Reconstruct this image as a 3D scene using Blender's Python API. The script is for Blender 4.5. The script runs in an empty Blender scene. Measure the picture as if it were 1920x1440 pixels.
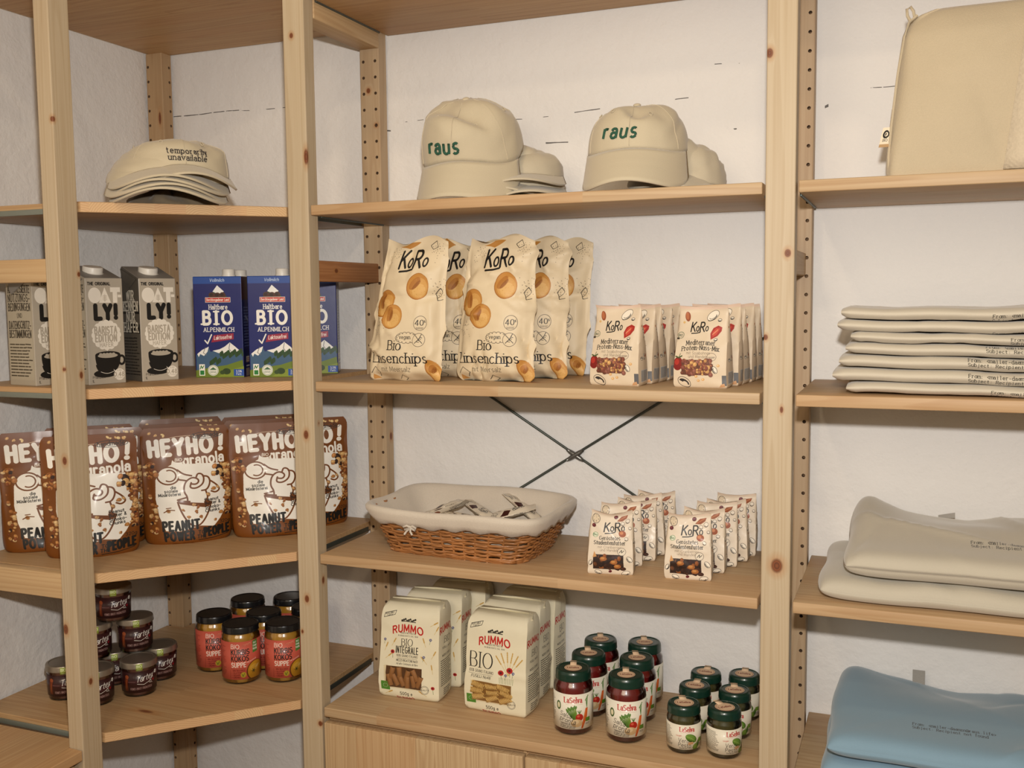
import bpy, bmesh, math, random
import numpy as np
from mathutils import Matrix, Vector, Euler

# ------------------------------------------------------------------ camera, world, lights, exposure
SC = bpy.context.scene
COL = SC.collection
MM = 0.001
cam_d = bpy.data.cameras.new('camera')
cam = bpy.data.objects.new('camera', cam_d)
COL.objects.link(cam)
CAM_POS = (1037.758, -1851.896, 1247.298)
R_, U_, F_ = [[0.928026, 0.372387, -0.009793], [-0.022932, 0.083347, 0.996257], [-0.371809, 0.924328, -0.085887]]
cam.matrix_world = Matrix(((R_[0], U_[0], -F_[0], CAM_POS[0]*MM), (R_[1], U_[1], -F_[1], CAM_POS[1]*MM),
                           (R_[2], U_[2], -F_[2], CAM_POS[2]*MM), (0, 0, 0, 1)))
cam_d.sensor_width = 36.0
cam_d.lens = 1872.950 / 1920 * 36.0
cam_d.clip_start = 0.05
SC.camera = cam

SC.view_settings.view_transform = 'Standard'
SC.view_settings.look = 'None'
SC.view_settings.exposure = 0.16
SC.view_settings.gamma = 1.0
SC.view_settings.use_curve_mapping = False

W = bpy.data.worlds.new('world'); SC.world = W
W.use_nodes = True
W.node_tree.nodes['Background'].inputs[0].default_value = (1.0, 0.79, 0.50, 1)
W.node_tree.nodes['Background'].inputs[1].default_value = 0.14

def area(name, loc, target, size, power, color, shape='DISK'):
    d = bpy.data.lights.new(name, 'AREA'); d.shape = shape; d.size = size; d.energy = power; d.color = color
    o = bpy.data.objects.new(name, d); COL.objects.link(o)
    o.location = [c*MM for c in loc]
    v = Vector(target) - Vector(loc)
    o.rotation_euler = v.to_track_quat('-Z', 'Y').to_euler()
    return o
# the photographer's flash just above the lens, and the warm ceiling lamps of the shop
area('flash', (1035, -1810, 1400), (330, 0, 1130), 0.045, 18.5, (1.0, 0.955, 0.90))
area('ceiling_lamp', (250, -1560, 2750), (350, -100, 1200), 0.16, 4.0, (1.0, 0.78, 0.52))
area('ceiling_lamp', (1250, -2590, 2720), (800, -100, 1200), 0.16, 5.5, (1.0, 0.78, 0.52))
area('room_fill', (500, -3400, 2050), (200, 0, 1350), 1.3, 17.0, (1.0, 0.82, 0.60))  # broad soft fill, added to brighten the top bay and the shadows

# ------------------------------------------------------------------ helpers
rng = np.random.default_rng(7)
def put_props(o, label=None, cat=None, group=None, kind=None):
    if label: o['label'] = label
    if cat: o['category'] = cat
    if group: o['group'] = group
    if kind: o['kind'] = kind
    return o
def thing(name, label, cat, loc=(0, 0, 0), rotz=0.0, group=None):
    o = bpy.data.objects.new(name, None); COL.objects.link(o)
    o.empty_display_size = 0.02
    o.location = [c*MM for c in loc]; o.rotation_euler = (0, 0, math.radians(rotz))
    return put_props(o, label, cat, group)
def mesh(name, verts, faces, mats=None, parent=None, smooth=False, fmat=None, uv=None, loc=None, rot=None, kind=None):
    me = bpy.data.meshes.new(name)
    v = np.asarray(verts, float)*MM
    me.from_pydata(v.tolist(), [], faces)
    if mats is not None:
        for m in (mats if isinstance(mats, (list, tuple)) else [mats]): me.materials.append(m)
    if fmat is not None: me.polygons.foreach_set('material_index', np.asarray(fmat, np.int32))
    if uv is not None:
        l = me.uv_layers.new(name='UVMap'); l.data.foreach_set('uv', np.asarray(uv, np.float32).ravel())
    if smooth: me.polygons.foreach_set('use_smooth', np.ones(len(me.polygons), bool))
    me.validate(); me.update()
    o = bpy.data.objects.new(name, me); COL.objects.link(o)
    if parent: o.parent = parent
    if loc is not None: o.location = [c*MM for c in loc]
    if rot is not None: o.rotation_euler = [math.radians(a) for a in rot]
    if kind: o['kind'] = kind
    return o
def dup(root, loc=None, rotz=None, label=None, rot=None):
    def cp(o, par):
        c = o.copy(); COL.objects.link(c)
        if par: c.parent = par
        for ch in list(o.children): cp(ch, c)
        return c
    r = cp(root, None)
    if loc is not None: r.location = [c*MM for c in loc]
    if rotz is not None: r.rotation_euler[2] = math.radians(rotz)
    if rot is not None: r.rotation_euler = [math.radians(a) for a in rot]
    if label: r['label'] = label
    return r
def autosmooth(o, ang=40):
    me = o.data
    me.polygons.foreach_set('use_smooth', np.ones(len(me.polygons), bool))
    bm = bmesh.new(); bm.from_mesh(me)
    for e in bm.edges:
        if len(e.link_faces) == 2 and e.calc_face_angle(0) > math.radians(ang): e.smooth = False
    bm.to_mesh(me); bm.free()
    return o
def rbox(name, b, mat, parent=None, r=1.5, loc=None, rot=None, seg=2):
    x0, x1, y0, y1, z0, z1 = b
    bm = bmesh.new()
    vs = [bm.verts.new((x, y, z)) for x in (x0, x1) for y in (y0, y1) for z in (z0, z1)]
    for f in ((0, 1, 3, 2), (4, 6, 7, 5), (0, 4, 5, 1), (2, 3, 7, 6), (0, 2, 6, 4), (1, 5, 7, 3)): bm.faces.new([vs[i] for i in f])
    if r > 0: bmesh.ops.bevel(bm, geom=list(bm.edges), offset=r, segments=seg, affect='EDGES', profile=0.5)
    bm.verts.index_update()
    o = mesh(name, [v.co[:] for v in bm.verts], [[v.index for v in f.verts] for f in bm.faces], mat, parent, loc=loc, rot=rot)
    bm.free()
    return autosmooth(o, 50)
def prism(name, poly, z0, z1, mats, parent=None, r=1.2, fm=None, loc=None):
    bm = bmesh.new()
    n = len(poly)
    a = [bm.verts.new((p[0], p[1], z0)) for p in poly]; c = [bm.verts.new((p[0], p[1], z1)) for p in poly]
    bm.faces.new(a[::-1]); bm.faces.new(c)
    for i in range(n):
        f = bm.faces.new([a[i], a[(i+1) % n], c[(i+1) % n], c[i]])
        if fm: f.material_index = fm.get(i, 0)
    if r: bmesh.ops.bevel(bm, geom=list(bm.edges), offset=r, segments=1, affect='EDGES')
    bm.verts.index_update()
    o = mesh(name, [v.co[:] for v in bm.verts], [[v.index for v in f.verts] for f in bm.faces], mats, parent,
             fmat=[f.material_index for f in bm.faces], loc=loc)
    bm.free()
    return o
def lathe(name, prof, mat, parent=None, n=40, smooth=True, loc=None, closed_top=True, closed_bot=True, ang=40):
    v = []; f = []
    for r, z in prof:
        for k in range(n):
            a = 2*math.pi*k/n; v.append((r*math.sin(a), -r*math.cos(a), z))
    for i in range(len(prof)-1):
        for k in range(n): f.append((i*n+k, i*n+(k+1) % n, (i+1)*n+(k+1) % n, (i+1)*n+k))
    if closed_bot: f.append(list(range(n))[::-1])
    if closed_top: f.append([(len(prof)-1)*n+k for k in range(n)])
    o = mesh(name, v, f, mat, parent, loc=loc)
    return autosmooth(o, ang) if smooth else o
def tube(path, r, n=6, closed=False):
    P = np.asarray(path, float); m = len(P)
    rr = np.broadcast_to(np.asarray(r, float), (m,))
    T = np.gradient(P, axis=0) if not closed else np.roll(P, -1, 0)-np.roll(P, 1, 0)
    T /= np.linalg.norm(T, axis=1)[:, None]+1e-9
    up = np.array([0, 0, 1.0]); v = []; f = []
    for i in range(m):
        t = T[i]; u = up if abs(t[2]) < .9 else np.array([1.0, 0, 0])
        a = np.cross(t, u); a /= np.linalg.norm(a)+1e-9; b = np.cross(a, t)
        for k in range(n):
            an = 2*math.pi*k/n; v.append(P[i]+rr[i]*(math.cos(an)*a+math.sin(an)*b))
    for i in range(m if closed else m-1):
        j = (i+1) % m
        for k in range(n): f.append((i*n+k, i*n+(k+1) % n, j*n+(k+1) % n, j*n+k))
    if not closed: f.append(list(range(n))); f.append([(m-1)*n+k for k in range(n)][::-1])
    return v, f
class Join:
    def __init__(s): s.v = []; s.f = []
    def add(s, vf):
        b = len(s.v); s.v += [tuple(p) for p in vf[0]]; s.f += [[i+b for i in q] for q in vf[1]]
        return s

# ------------------------------------------------------------------ node materials
def N(nt, typ, ins=None, **props):
    n = nt.nodes.new(typ)
    for k, v in props.items(): setattr(n, k, v)
    for k, v in (ins or {}).items():
        if isinstance(v, bpy.types.NodeSocket): nt.links.new(v, n.inputs[k])
        else: n.inputs[k].default_value = v
    return n
def M_(nt, op, a, b=0.0, c=0.0, clamp=False):
    return N(nt, 'ShaderNodeMath', {0: a, 1: b, 2: c}, operation=op, use_clamp=clamp).outputs[0]
def mixc(nt, f, a, b, blend='MIX'):
    n = N(nt, 'ShaderNodeMix', {0: f, 6: a, 7: b}, data_type='RGBA', blend_type=blend)
    return n.outputs[2]
def newmat(name):
    m = bpy.data.materials.new(name); m.use_nodes = True
    nt = m.node_tree; nt.nodes.clear()
    out = nt.nodes.new('ShaderNodeOutputMaterial')
    b = nt.nodes.new('ShaderNodeBsdfPrincipled'); nt.links.new(b.outputs[0], out.inputs[0])
    return m, nt, b
def c4(c): return (c[0], c[1], c[2], 1.0)
def plain(name, col, rough=0.6, metal=0.0, var=0.06, scale=40, bump=0.0, bscale=200, coat=0.0, spec=0.5, sheen=0.0):
    m, nt, b = newmat(name)
    tc = N(nt, 'ShaderNodeTexCoord').outputs['Object']
    nz = N(nt, 'ShaderNodeTexNoise', {'Vector': tc, 'Scale': scale, 'Detail': 3.0}).outputs['Fac']
    lo = tuple(max(0, x*(1-var)) for x in col); hi = tuple(min(1, x*(1+var)) for x in col)
    nt.links.new(mixc(nt, nz, c4(lo), c4(hi)), b.inputs['Base Color'])
    b.inputs['Roughness'].default_value = rough; b.inputs['Metallic'].default_value = metal
    b.inputs['Coat Weight'].default_value = coat; b.inputs['Coat Roughness'].default_value = 0.12
    b.inputs['Specular IOR Level'].default_value = spec
    if sheen: b.inputs['Sheen Weight'].default_value = sheen
    if bump:
        n2 = N(nt, 'ShaderNodeTexNoise', {'Vector': tc, 'Scale': bscale, 'Detail': 2.0}).outputs['Fac']
        bp = N(nt, 'ShaderNodeBump', {'Strength': bump, 'Distance': 0.001, 'Height': n2})
        nt.links.new(bp.outputs[0], b.inputs['Normal'])
    return m
def srgb(r, g, b):
    f = lambda c: c/12.92 if c <= .04045 else ((c+.055)/1.055)**2.4
    return (f(r/255), f(g/255), f(b/255))
def wood(name, axis, stave=0.0, light=(0.64, 0.45, 0.245), dark=(0.43, 0.255, 0.11), knots=(), kdens=0.0, contrast=1.0, cut=0.9):
    """pine: long grain along the local axis, glued staves of their own tone, knots at given places (a, b, c, r, long axis)"""
    m, nt, b = newmat(name)
    tc = N(nt, 'ShaderNodeTexCoord').outputs['Object']
    rnd = N(nt, 'ShaderNodeObjectInfo').outputs['Random']
    sp = N(nt, 'ShaderNodeSeparateXYZ', {0: tc})
    if axis in 'XYZ':
        i = 'XYZ'.index(axis)
        L = sp.outputs[i]; A = sp.outputs[(i+1) % 3] if axis != 'Z' else sp.outputs[0]; B = sp.outputs[(i+2) % 3] if axis != 'Z' else sp.outputs[1]
        if axis == 'Y': A, B = sp.outputs[0], sp.outputs[2]
    off = M_(nt, 'MULTIPLY', rnd, 13.7)
    tone = None
    if stave:
        si = M_(nt, 'FLOOR', M_(nt, 'ADD', M_(nt, 'DIVIDE', A, stave), off))
        w1 = N(nt, 'ShaderNodeTexWhiteNoise', {'W': si}, noise_dimensions='1D').outputs['Value']
        sj = M_(nt, 'FLOOR', M_(nt, 'ADD', M_(nt, 'DIVIDE', L, cut), M_(nt, 'MULTIPLY', w1, 9.0)))
        w2 = N(nt, 'ShaderNodeTexWhiteNoise', {'Vector': N(nt, 'ShaderNodeCombineXYZ', {0: si, 1: sj, 2: off}).outputs[0]}, noise_dimensions='3D').outputs['Value']
        off = M_(nt, 'ADD', off, M_(nt, 'MULTIPLY', w2, 5.0)); tone = w2
    v1 = N(nt, 'ShaderNodeCombineXYZ', {0: M_(nt, 'MULTIPLY', L, .75), 1: M_(nt, 'ADD', M_(nt, 'MULTIPLY', A, 24.0), off), 2: M_(nt, 'ADD', M_(nt, 'MULTIPLY', B, 24.0), off)}).outputs[0]
    n1 = N(nt, 'ShaderNodeTexNoise', {'Vector': v1, 'Scale': 1.0, 'Detail': 1.5, 'Roughness': .45}).outputs['Fac']
    kd = None; kmask = None
    kn = []
    for (ka, kb, kc, kr, kl) in knots:
        sub = N(nt, 'ShaderNodeVectorMath', {0: tc, 1: (ka*MM, kb*MM, kc*MM)}, operation='SUBTRACT').outputs[0]
        sc = [1/kr*1000]*3
        sc['XYZ'.index(axis)] = 1/(kr*kl)*1000
        ln = N(nt, 'ShaderNodeVectorMath', {0: N(nt, 'ShaderNodeVectorMath', {0: sub, 1: tuple(sc)}, operation='MULTIPLY').outputs[0]}, operation='LENGTH').outputs['Value']
        kd = ln if kd is None else M_(nt, 'MINIMUM', kd, ln)
    if kdens:
        vv = N(nt, 'ShaderNodeCombineXYZ', {0: M_(nt, 'MULTIPLY', L, 4.0), 1: M_(nt, 'ADD', M_(nt, 'MULTIPLY', A, 13.0), off), 2: M_(nt, 'MULTIPLY', rnd, 50.0)}).outputs[0]
        vo = N(nt, 'ShaderNodeTexVoronoi', {'Vector': vv, 'Scale': 1.0}, voronoi_dimensions='3D')
        sel = M_(nt, 'GREATER_THAN', N(nt, 'ShaderNodeSeparateColor', {0: vo.outputs['Color']}).outputs[0], 1.0-kdens)
        d2 = M_(nt, 'ADD', M_(nt, 'MULTIPLY', vo.outputs['Distance'], 9.0), M_(nt, 'MULTIPLY', M_(nt, 'SUBTRACT', 1.0, sel), 20.0))
        kd = d2 if kd is None else M_(nt, 'MINIMUM', kd, d2)
    val = M_(nt, 'MULTIPLY', n1, 13.0)
    if kd is not None:
        bend = M_(nt, 'DIVIDE', 1.6, M_(nt, 'ADD', M_(nt, 'MULTIPLY', kd, kd), .35))
        val = M_(nt, 'ADD', val, M_(nt, 'MULTIPLY', bend, .35))
    fr = M_(nt, 'FRACT', val)
    ring = M_(nt, 'MULTIPLY', M_(nt, 'POWER', fr, 2.2), M_(nt, 'SUBTRACT', 1.0, M_(nt, 'POWER', fr, 9.0)))
    v2 = N(nt, 'ShaderNodeCombineXYZ', {0: M_(nt, 'MULTIPLY', L, 5.0), 1: M_(nt, 'ADD', M_(nt, 'MULTIPLY', A, 330.0), off), 2: M_(nt, 'MULTIPLY', B, 330.0)}).outputs[0]
    n2 = N(nt, 'ShaderNodeTexNoise', {'Vector': v2, 'Scale': 1.0, 'Detail': 2.0}).outputs['Fac']
    f = M_(nt, 'ADD', M_(nt, 'MULTIPLY', ring, .75*contrast), M_(nt, 'MULTIPLY', M_(nt, 'SUBTRACT', n2, .42), .75*contrast), clamp=True)
    col = mixc(nt, f, c4(light), c4(dark))
    if tone is not None:
        col = mixc(nt, M_(nt, 'MULTIPLY', M_(nt, 'SUBTRACT', tone, .35), .5, clamp=True), col, c4((0.50, 0.265, 0.115)))
        fa = M_(nt, 'FRACT', M_(nt, 'ADD', M_(nt, 'DIVIDE', A, stave), M_(nt, 'MULTIPLY', rnd, 13.7)))
        seam = M_(nt, 'LESS_THAN', fa, .014)
        col = mixc(nt, M_(nt, 'MULTIPLY', seam, .45), col, c4((0.22, 0.11, 0.04)))
    if kd is not None:
        halo = M_(nt, 'SUBTRACT', 1.0, M_(nt, 'DIVIDE', M_(nt, 'SUBTRACT', kd, .8), 1.1), clamp=True)
        col = mixc(nt, M_(nt, 'MULTIPLY', halo, .5), col, c4((0.40, 0.17, 0.045)))
        core = M_(nt, 'SUBTRACT', 1.0, M_(nt, 'DIVIDE', M_(nt, 'SUBTRACT', kd, .65), .35), clamp=True)
        inner = mixc(nt, M_(nt, 'FRACT', M_(nt, 'MULTIPLY', kd, 2.3)), c4((0.24, 0.075, 0.025)), c4((0.10, 0.03, 0.012)))
        col = mixc(nt, core, col, inner)
    nt.links.new(col, b.inputs['Base Color'])
    b.inputs['Roughness'].default_value = .52
    b.inputs['Specular IOR Level'].default_value = .35
    bp = N(nt, 'ShaderNodeBump', {'Strength': .25, 'Distance': .0006, 'Height': n2})
    nt.links.new(bp.outputs[0], b.inputs['Normal'])
    return m
def endgrain(name):
    """sawn end of the glued staves on the 45 degree front of a corner shelf: arcs of annual rings per stave"""
    m, nt, b = newmat(name)
    tc = N(nt, 'ShaderNodeTexCoord').outputs['Object']
    sp = N(nt, 'ShaderNodeSeparateXYZ', {0: tc})
    rnd = N(nt, 'ShaderNodeObjectInfo').outputs['Random']
    s = M_(nt, 'MULTIPLY', M_(nt, 'ADD', sp.outputs[0], sp.outputs[1]), .7071)
    u = M_(nt, 'ADD', M_(nt, 'DIVIDE', s, .052), M_(nt, 'MULTIPLY', rnd, 17.0))
    i = M_(nt, 'FLOOR', u); fr = M_(nt, 'FRACT', u)
    w = N(nt, 'ShaderNodeTexWhiteNoise', {'W': i}, noise_dimensions='1D')
    wa = w.outputs['Value']; wb = N(nt, 'ShaderNodeSeparateColor', {0: w.outputs['Color']}).outputs[2]
    dx = M_(nt, 'MULTIPLY', M_(nt, 'SUBTRACT', fr, M_(nt, 'SUBTRACT', M_(nt, 'MULTIPLY', wa, 2.4), .7)), .052)
    dz = M_(nt, 'ADD', sp.outputs[2], M_(nt, 'ADD', M_(nt, 'MULTIPLY', wb, .12), .018))
    d = M_(nt, 'SQRT', M_(nt, 'ADD', M_(nt, 'MULTIPLY', dx, dx), M_(nt, 'MULTIPLY', dz, dz)))
    nz = N(nt, 'ShaderNodeTexNoise', {'Vector': tc, 'Scale': 60.0}).outputs['Fac']
    ring = M_(nt, 'POWER', M_(nt, 'FRACT', M_(nt, 'ADD', M_(nt, 'MULTIPLY', d, 260.0), nz)), 2.0)
    col = mixc(nt, M_(nt, 'MULTIPLY', ring, .62), c4((0.62, 0.42, 0.22)), c4((0.38, 0.19, 0.075)))
    col = mixc(nt, M_(nt, 'MULTIPLY', wb, .28), col, c4((0.52, 0.235, 0.11)))
    nt.links.new(col, b.inputs['Base Color'])
    b.inputs['Roughness'].default_value = .65
    return m
def plaster(name, horiz, cracks):
    """rough white painted wall; dark open cracks along the joints of the boards beneath the paint"""
    m, nt, b = newmat(name)
    tc = N(nt, 'ShaderNodeTexCoord').outputs['Object']
    sp = N(nt, 'ShaderNodeSeparateXYZ', {0: tc})
    H = sp.outputs[horiz]; Z = sp.outputs[2]
    n0 = N(nt, 'ShaderNodeTexNoise', {'Vector': tc, 'Scale': 2.2, 'Detail': 4.0}).outputs['Fac']
    col = mixc(nt, n0, c4((0.755, 0.735, 0.715)), c4((0.81, 0.795, 0.77)))
    wav = N(nt, 'ShaderNodeTexNoise', {'Vector': tc, 'Scale': 9.0, 'Detail': 3.0}).outputs['Fac']
    brk = N(nt, 'ShaderNodeTexNoise', {'Vector': tc, 'Scale': 42.0, 'Detail': 3.0}).outputs['Fac']
    mask = None; groove = None
    for (h0, h1, z, slope, wd, thr) in cracks:
        dz = M_(nt, 'SUBTRACT', M_(nt, 'SUBTRACT', Z, z*MM), M_(nt, 'ADD', M_(nt, 'MULTIPLY', M_(nt, 'SUBTRACT', H, h0*MM), slope), M_(nt, 'MULTIPLY', M_(nt, 'SUBTRACT', wav, .5), .009)))
        ad = M_(nt, 'ABSOLUTE', dz)
        inr = M_(nt, 'MULTIPLY', M_(nt, 'GREATER_THAN', H, h0*MM), M_(nt, 'LESS_THAN', H, h1*MM))
        g = M_(nt, 'MULTIPLY', M_(nt, 'LESS_THAN', ad, M_(nt, 'MULTIPLY', wd*1.3*MM, brk)), M_(nt, 'MULTIPLY', inr, M_(nt, 'GREATER_THAN', brk, thr)))
        mask = g if mask is None else M_(nt, 'MAXIMUM', mask, g)
    if mask is not None: col = mixc(nt, M_(nt, 'MULTIPLY', mask, .85), col, c4((0.035, 0.03, 0.027)))
    nt.links.new(col, b.inputs['Base Color'])
    b.inputs['Roughness'].default_value = .72
    b.inputs['Specular IOR Level'].default_value = .3
    na = N(nt, 'ShaderNodeTexNoise', {'Vector': tc, 'Scale': 105.0, 'Detail': 3.0, 'Roughness': .55}).outputs['Fac']
    nb = N(nt, 'ShaderNodeTexNoise', {'Vector': tc, 'Scale': 20.0, 'Detail': 2.0}).outputs['Fac']
    hgt = M_(nt, 'ADD', M_(nt, 'MULTIPLY', na, .7), M_(nt, 'MULTIPLY', nb, 1.6))
    if mask is not None: hgt = M_(nt, 'SUBTRACT', hgt, mask)
    bp = N(nt, 'ShaderNodeBump', {'Strength': .85, 'Distance': .0022, 'Height': hgt})
    nt.links.new(bp.outputs[0], b.inputs['Normal'])
    return m
def cloth(name, col, scale=900, bump=.35, var=.06, sheen=.25, img=None):
    m, nt, b = newmat(name)
    tc = N(nt, 'ShaderNodeTexCoord').outputs['Object']
    w1 = N(nt, 'ShaderNodeTexNoise', {'Vector': tc, 'Scale': scale, 'Detail': 1.0}).outputs['Fac']
    w0 = N(nt, 'ShaderNodeTexNoise', {'Vector': tc, 'Scale': 14.0, 'Detail': 3.0}).outputs['Fac']
    f = M_(nt, 'ADD', M_(nt, 'MULTIPLY', w1, .6), M_(nt, 'MULTIPLY', w0, .4))
    lo = tuple(x*(1-var) for x in col); hi = tuple(min(1, x*(1+var)) for x in col)
    c = mixc(nt, f, c4(lo), c4(hi))
    if img:
        t = N(nt, 'ShaderNodeTexImage'); t.image = img; t.extension = 'CLIP'
        c = mixc(nt, t.outputs['Alpha'], c, t.outputs['Color'])
    nt.links.new(c, b.inputs['Base Color'])
    b.inputs['Roughness'].default_value = .85
    b.inputs['Specular IOR Level'].default_value = .2
    b.inputs['Sheen Weight'].default_value = sheen
    bp = N(nt, 'ShaderNodeBump', {'Strength': bump, 'Distance': .0006, 'Height': M_(nt, 'ADD', w1, M_(nt, 'MULTIPLY', w0, .5))})
    nt.links.new(bp.outputs[0], b.inputs['Normal'])
    return m
def printed(name, img, rough=.5, coat=0.0, bump=.15, bscale=60.0, spec=.4):
    m, nt, b = newmat(name)
    t = N(nt, 'ShaderNodeTexImage'); t.image = img; t.extension = 'EXTEND'
    tc = N(nt, 'ShaderNodeTexCoord').outputs['Object']
    nz = N(nt, 'ShaderNodeTexNoise', {'Vector': tc, 'Scale': bscale, 'Detail': 3.0}).outputs['Fac']
    nt.links.new(mixc(nt, 1.0, t.outputs['Color'], mixc(nt, nz, c4((.94, .94, .94)), c4((1.0, 1.0, 1.0))), 'MULTIPLY'), b.inputs['Base Color'])
    b.inputs['Roughness'].default_value = rough; b.inputs['Coat Weight'].default_value = coat
    b.inputs['Coat Roughness'].default_value = .15; b.inputs['Specular IOR Level'].default_value = spec
    bp = N(nt, 'ShaderNodeBump', {'Strength': bump, 'Distance': .0015, 'Height': nz})
    nt.links.new(bp.outputs[0], b.inputs['Normal'])
    return m
def thin_glass(name, tint=(1, 1, 1), gloss=.5):
    m = bpy.data.materials.new(name); m.use_nodes = True; nt = m.node_tree; nt.nodes.clear()
    out = nt.nodes.new('ShaderNodeOutputMaterial')
    tr = N(nt, 'ShaderNodeBsdfTransparent', {'Color': c4(tint)})
    gl = N(nt, 'ShaderNodeBsdfGlossy', {'Color': (1, 1, 1, 1), 'Roughness': .06})
    fr = N(nt, 'ShaderNodeFresnel', {'IOR': 1.5}).outputs[0]
    mx = N(nt, 'ShaderNodeMixShader', {0: M_(nt, 'MULTIPLY', fr, gloss*2, clamp=True), 1: tr.outputs[0], 2: gl.outputs[0]})
    nt.links.new(mx.outputs[0], out.inputs[0])
    return m
# ------------------------------------------------------------------ a stroke alphabet, for everything that is lettered
GL = {
'A': "m0 0l.35 1l.7 0m.13 .35l.57 .35", 'B': "m0 0l0 1l.3 1a.3 .77 .24 .23 90 -90l0 .54m.3 .54a.32 .27 .28 .27 90 -90l0 0",
'C': "A.42 .5 .42 .5 48 312", 'D': "m0 0l0 1l.25 1a.25 .5 .42 .5 90 -90l0 0", 'E': "m.5 1l0 1l0 0l.52 0m0 .52l.43 .52",
'F': "m.5 1l0 1l0 0m0 .52l.42 .52", 'G': "A.42 .5 .42 .5 48 340l.81 .46l.5 .46", 'H': "m0 0l0 1m.6 0l.6 1m0 .52l.6 .52",
'I': "m0 0l0 1", 'J': "m.38 1l.38 .24a.19 .24 .19 .24 0 -160", 'K': "m0 0l0 1m.56 1l0 .4m.2 .58l.6 0", 'L': "m0 1l0 0l.5 0",
'M': "m0 0l.05 1l.4 .15l.75 1l.8 0", 'N': "m0 0l0 1l.62 0l.62 1", 'O': "A.42 .5 .42 .5 90 450",
'P': "m0 0l0 1l.3 1a.3 .74 .26 .26 90 -90l0 .48", 'Q': "A.42 .5 .42 .5 90 450m.5 .2l.82 -.08",
'R': "m0 0l0 1l.3 1a.3 .75 .25 .25 90 -90l0 .5m.28 .5l.6 0", 'S': "A.29 .75 .27 .25 35 270a.29 .25 .29 .25 90 -145",
'T': "m0 1l.64 1m.32 1l.32 0", 'U': "m0 1l0 .3a.3 .3 .3 .3 180 360l.6 1", 'V': "m0 1l.34 0l.68 1", 'W': "m0 1l.24 0l.48 .9l.72 0l.96 1",
'X': "m0 1l.6 0m.6 1l0 0", 'Y': "m0 1l.32 .48l.64 1m.32 .48l.32 0", 'Z': "m0 1l.58 1l0 0l.6 0",
'a': "m.03 .53a.24 .47 .21 .21 155 0l.45 0A.22 .2 .22 .2 0 360", 'b': "m0 1.05l0 0A.26 .34 .26 .34 180 540", 'c': "A.26 .34 .26 .34 48 312",
'd': "m.52 1.05l.52 0A.26 .34 .26 .34 0 360", 'e': "m.02 .36l.5 .36a.26 .34 .25 .34 5 318", 'f': "m.38 .98a.27 .87 .14 .17 60 180l.13 0m0 .66l.34 .66",
'g': "A.25 .36 .25 .32 0 360m.5 .68l.5 -.08a.25 -.08 .25 .22 0 -150", 'h': "m0 1.05l0 0m0 .4a.23 .44 .23 .24 180 0l.46 0",
'i': "m0 .68l0 0m0 .95l0 .97", 'j': "m.1 .68l.1 -.15a-.04 -.15 .14 .15 0 -100m.1 .95l.1 .97", 'k': "m0 1.05l0 0m.44 .68l0 .26m.15 .38l.48 0",
'l': "m0 1.05l0 0", 'm': "m0 .68l0 0m0 .45a.19 .46 .19 .22 180 0l.38 0m.38 .45a.57 .46 .19 .22 180 0l.76 0",
'n': "m0 .68l0 0m0 .4a.23 .44 .23 .24 180 0l.46 0", 'o': "A.27 .34 .27 .34 90 450", 'p': "m0 .68l0 -.3A.26 .34 .26 .34 180 540",
'q': "m.52 .68l.52 -.3A.26 .34 .26 .34 0 360", 'r': "m0 .68l0 0m0 .42a.2 .46 .2 .22 180 55", 's': "A.2 .505 .18 .175 38 270a.2 .165 .2 .165 90 -145",
't': "m.14 .92l.14 .17a.27 .17 .13 .17 180 300m0 .66l.34 .66", 'u': "m0 .68l0 .24a.23 .24 .23 .24 180 360m.46 .68l.46 0",
'v': "m0 .68l.24 0l.48 .68", 'w': "m0 .68l.18 0l.36 .6l.54 0l.72 .68", 'x': "m0 .68l.46 0m.46 .68l0 0", 'y': "m0 .68l.25 .02m.5 .68l.2 -.3", 'z': "m0 .68l.44 .68l0 0l.46 0",
'0': "A.3 .5 .3 .5 90 450", '1': "m.04 .8l.26 1l.26 0", '2': "m.03 .74a.28 .73 .25 .27 165 -30l0 0l.56 0", '3': "A.26 .76 .24 .24 150 -90a.26 .26 .28 .26 90 -150",
'4': "m.44 0l.44 1l0 .28l.6 .28", '5': "m.5 1l.08 1l.05 .55a.26 .32 .28 .32 130 -150", '6': "m.48 1a.5 .32 .5 .68 100 180A.27 .3 .27 .3 180 540", '7': "m0 1l.54 1l.18 0",
'8': "A.27 .76 .22 .24 90 450A.27 .26 .27 .26 90 450", '9': "A.27 .7 .27 .3 0 360m.54 .7a.04 .68 .5 .68 0 -80", '.': "m0 0l0 .02", ',': "m.06 .03l0 -.14", ':': "m0 .05l0 .07m0 .55l0 .57",
'!': "m0 1l0 .33m0 .02l0 .04", '-': "m0 .4l.34 .4", '<': "m.4 .72l0 .4l.4 .08", '>': "m0 .72l.4 .4l0 .08", '@': "A.45 .38 .16 .2 0 360m.61 .56l.61 .26a.72 .3 .11 .12 200 360a.45 .4 .45 .5 -10 320",
'&': "m.62 0l.12 .72a.28 .8 .16 .18 200 -30l.1 .34a.26 .22 .24 .24 150 380", '%': "m.1 0l.55 1A.14 .78 .14 .2 0 360A.52 .22 .14 .2 0 360", '/': "m0 -.1l.4 1.05", "'": "m0 1l0 .8", '+': "m0 .4l.5 .4m.25 .15l.25 .65",
' ': ""}
import re as _re
_tok = _re.compile(r'([mlaA])([^mlaA]*)')
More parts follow.
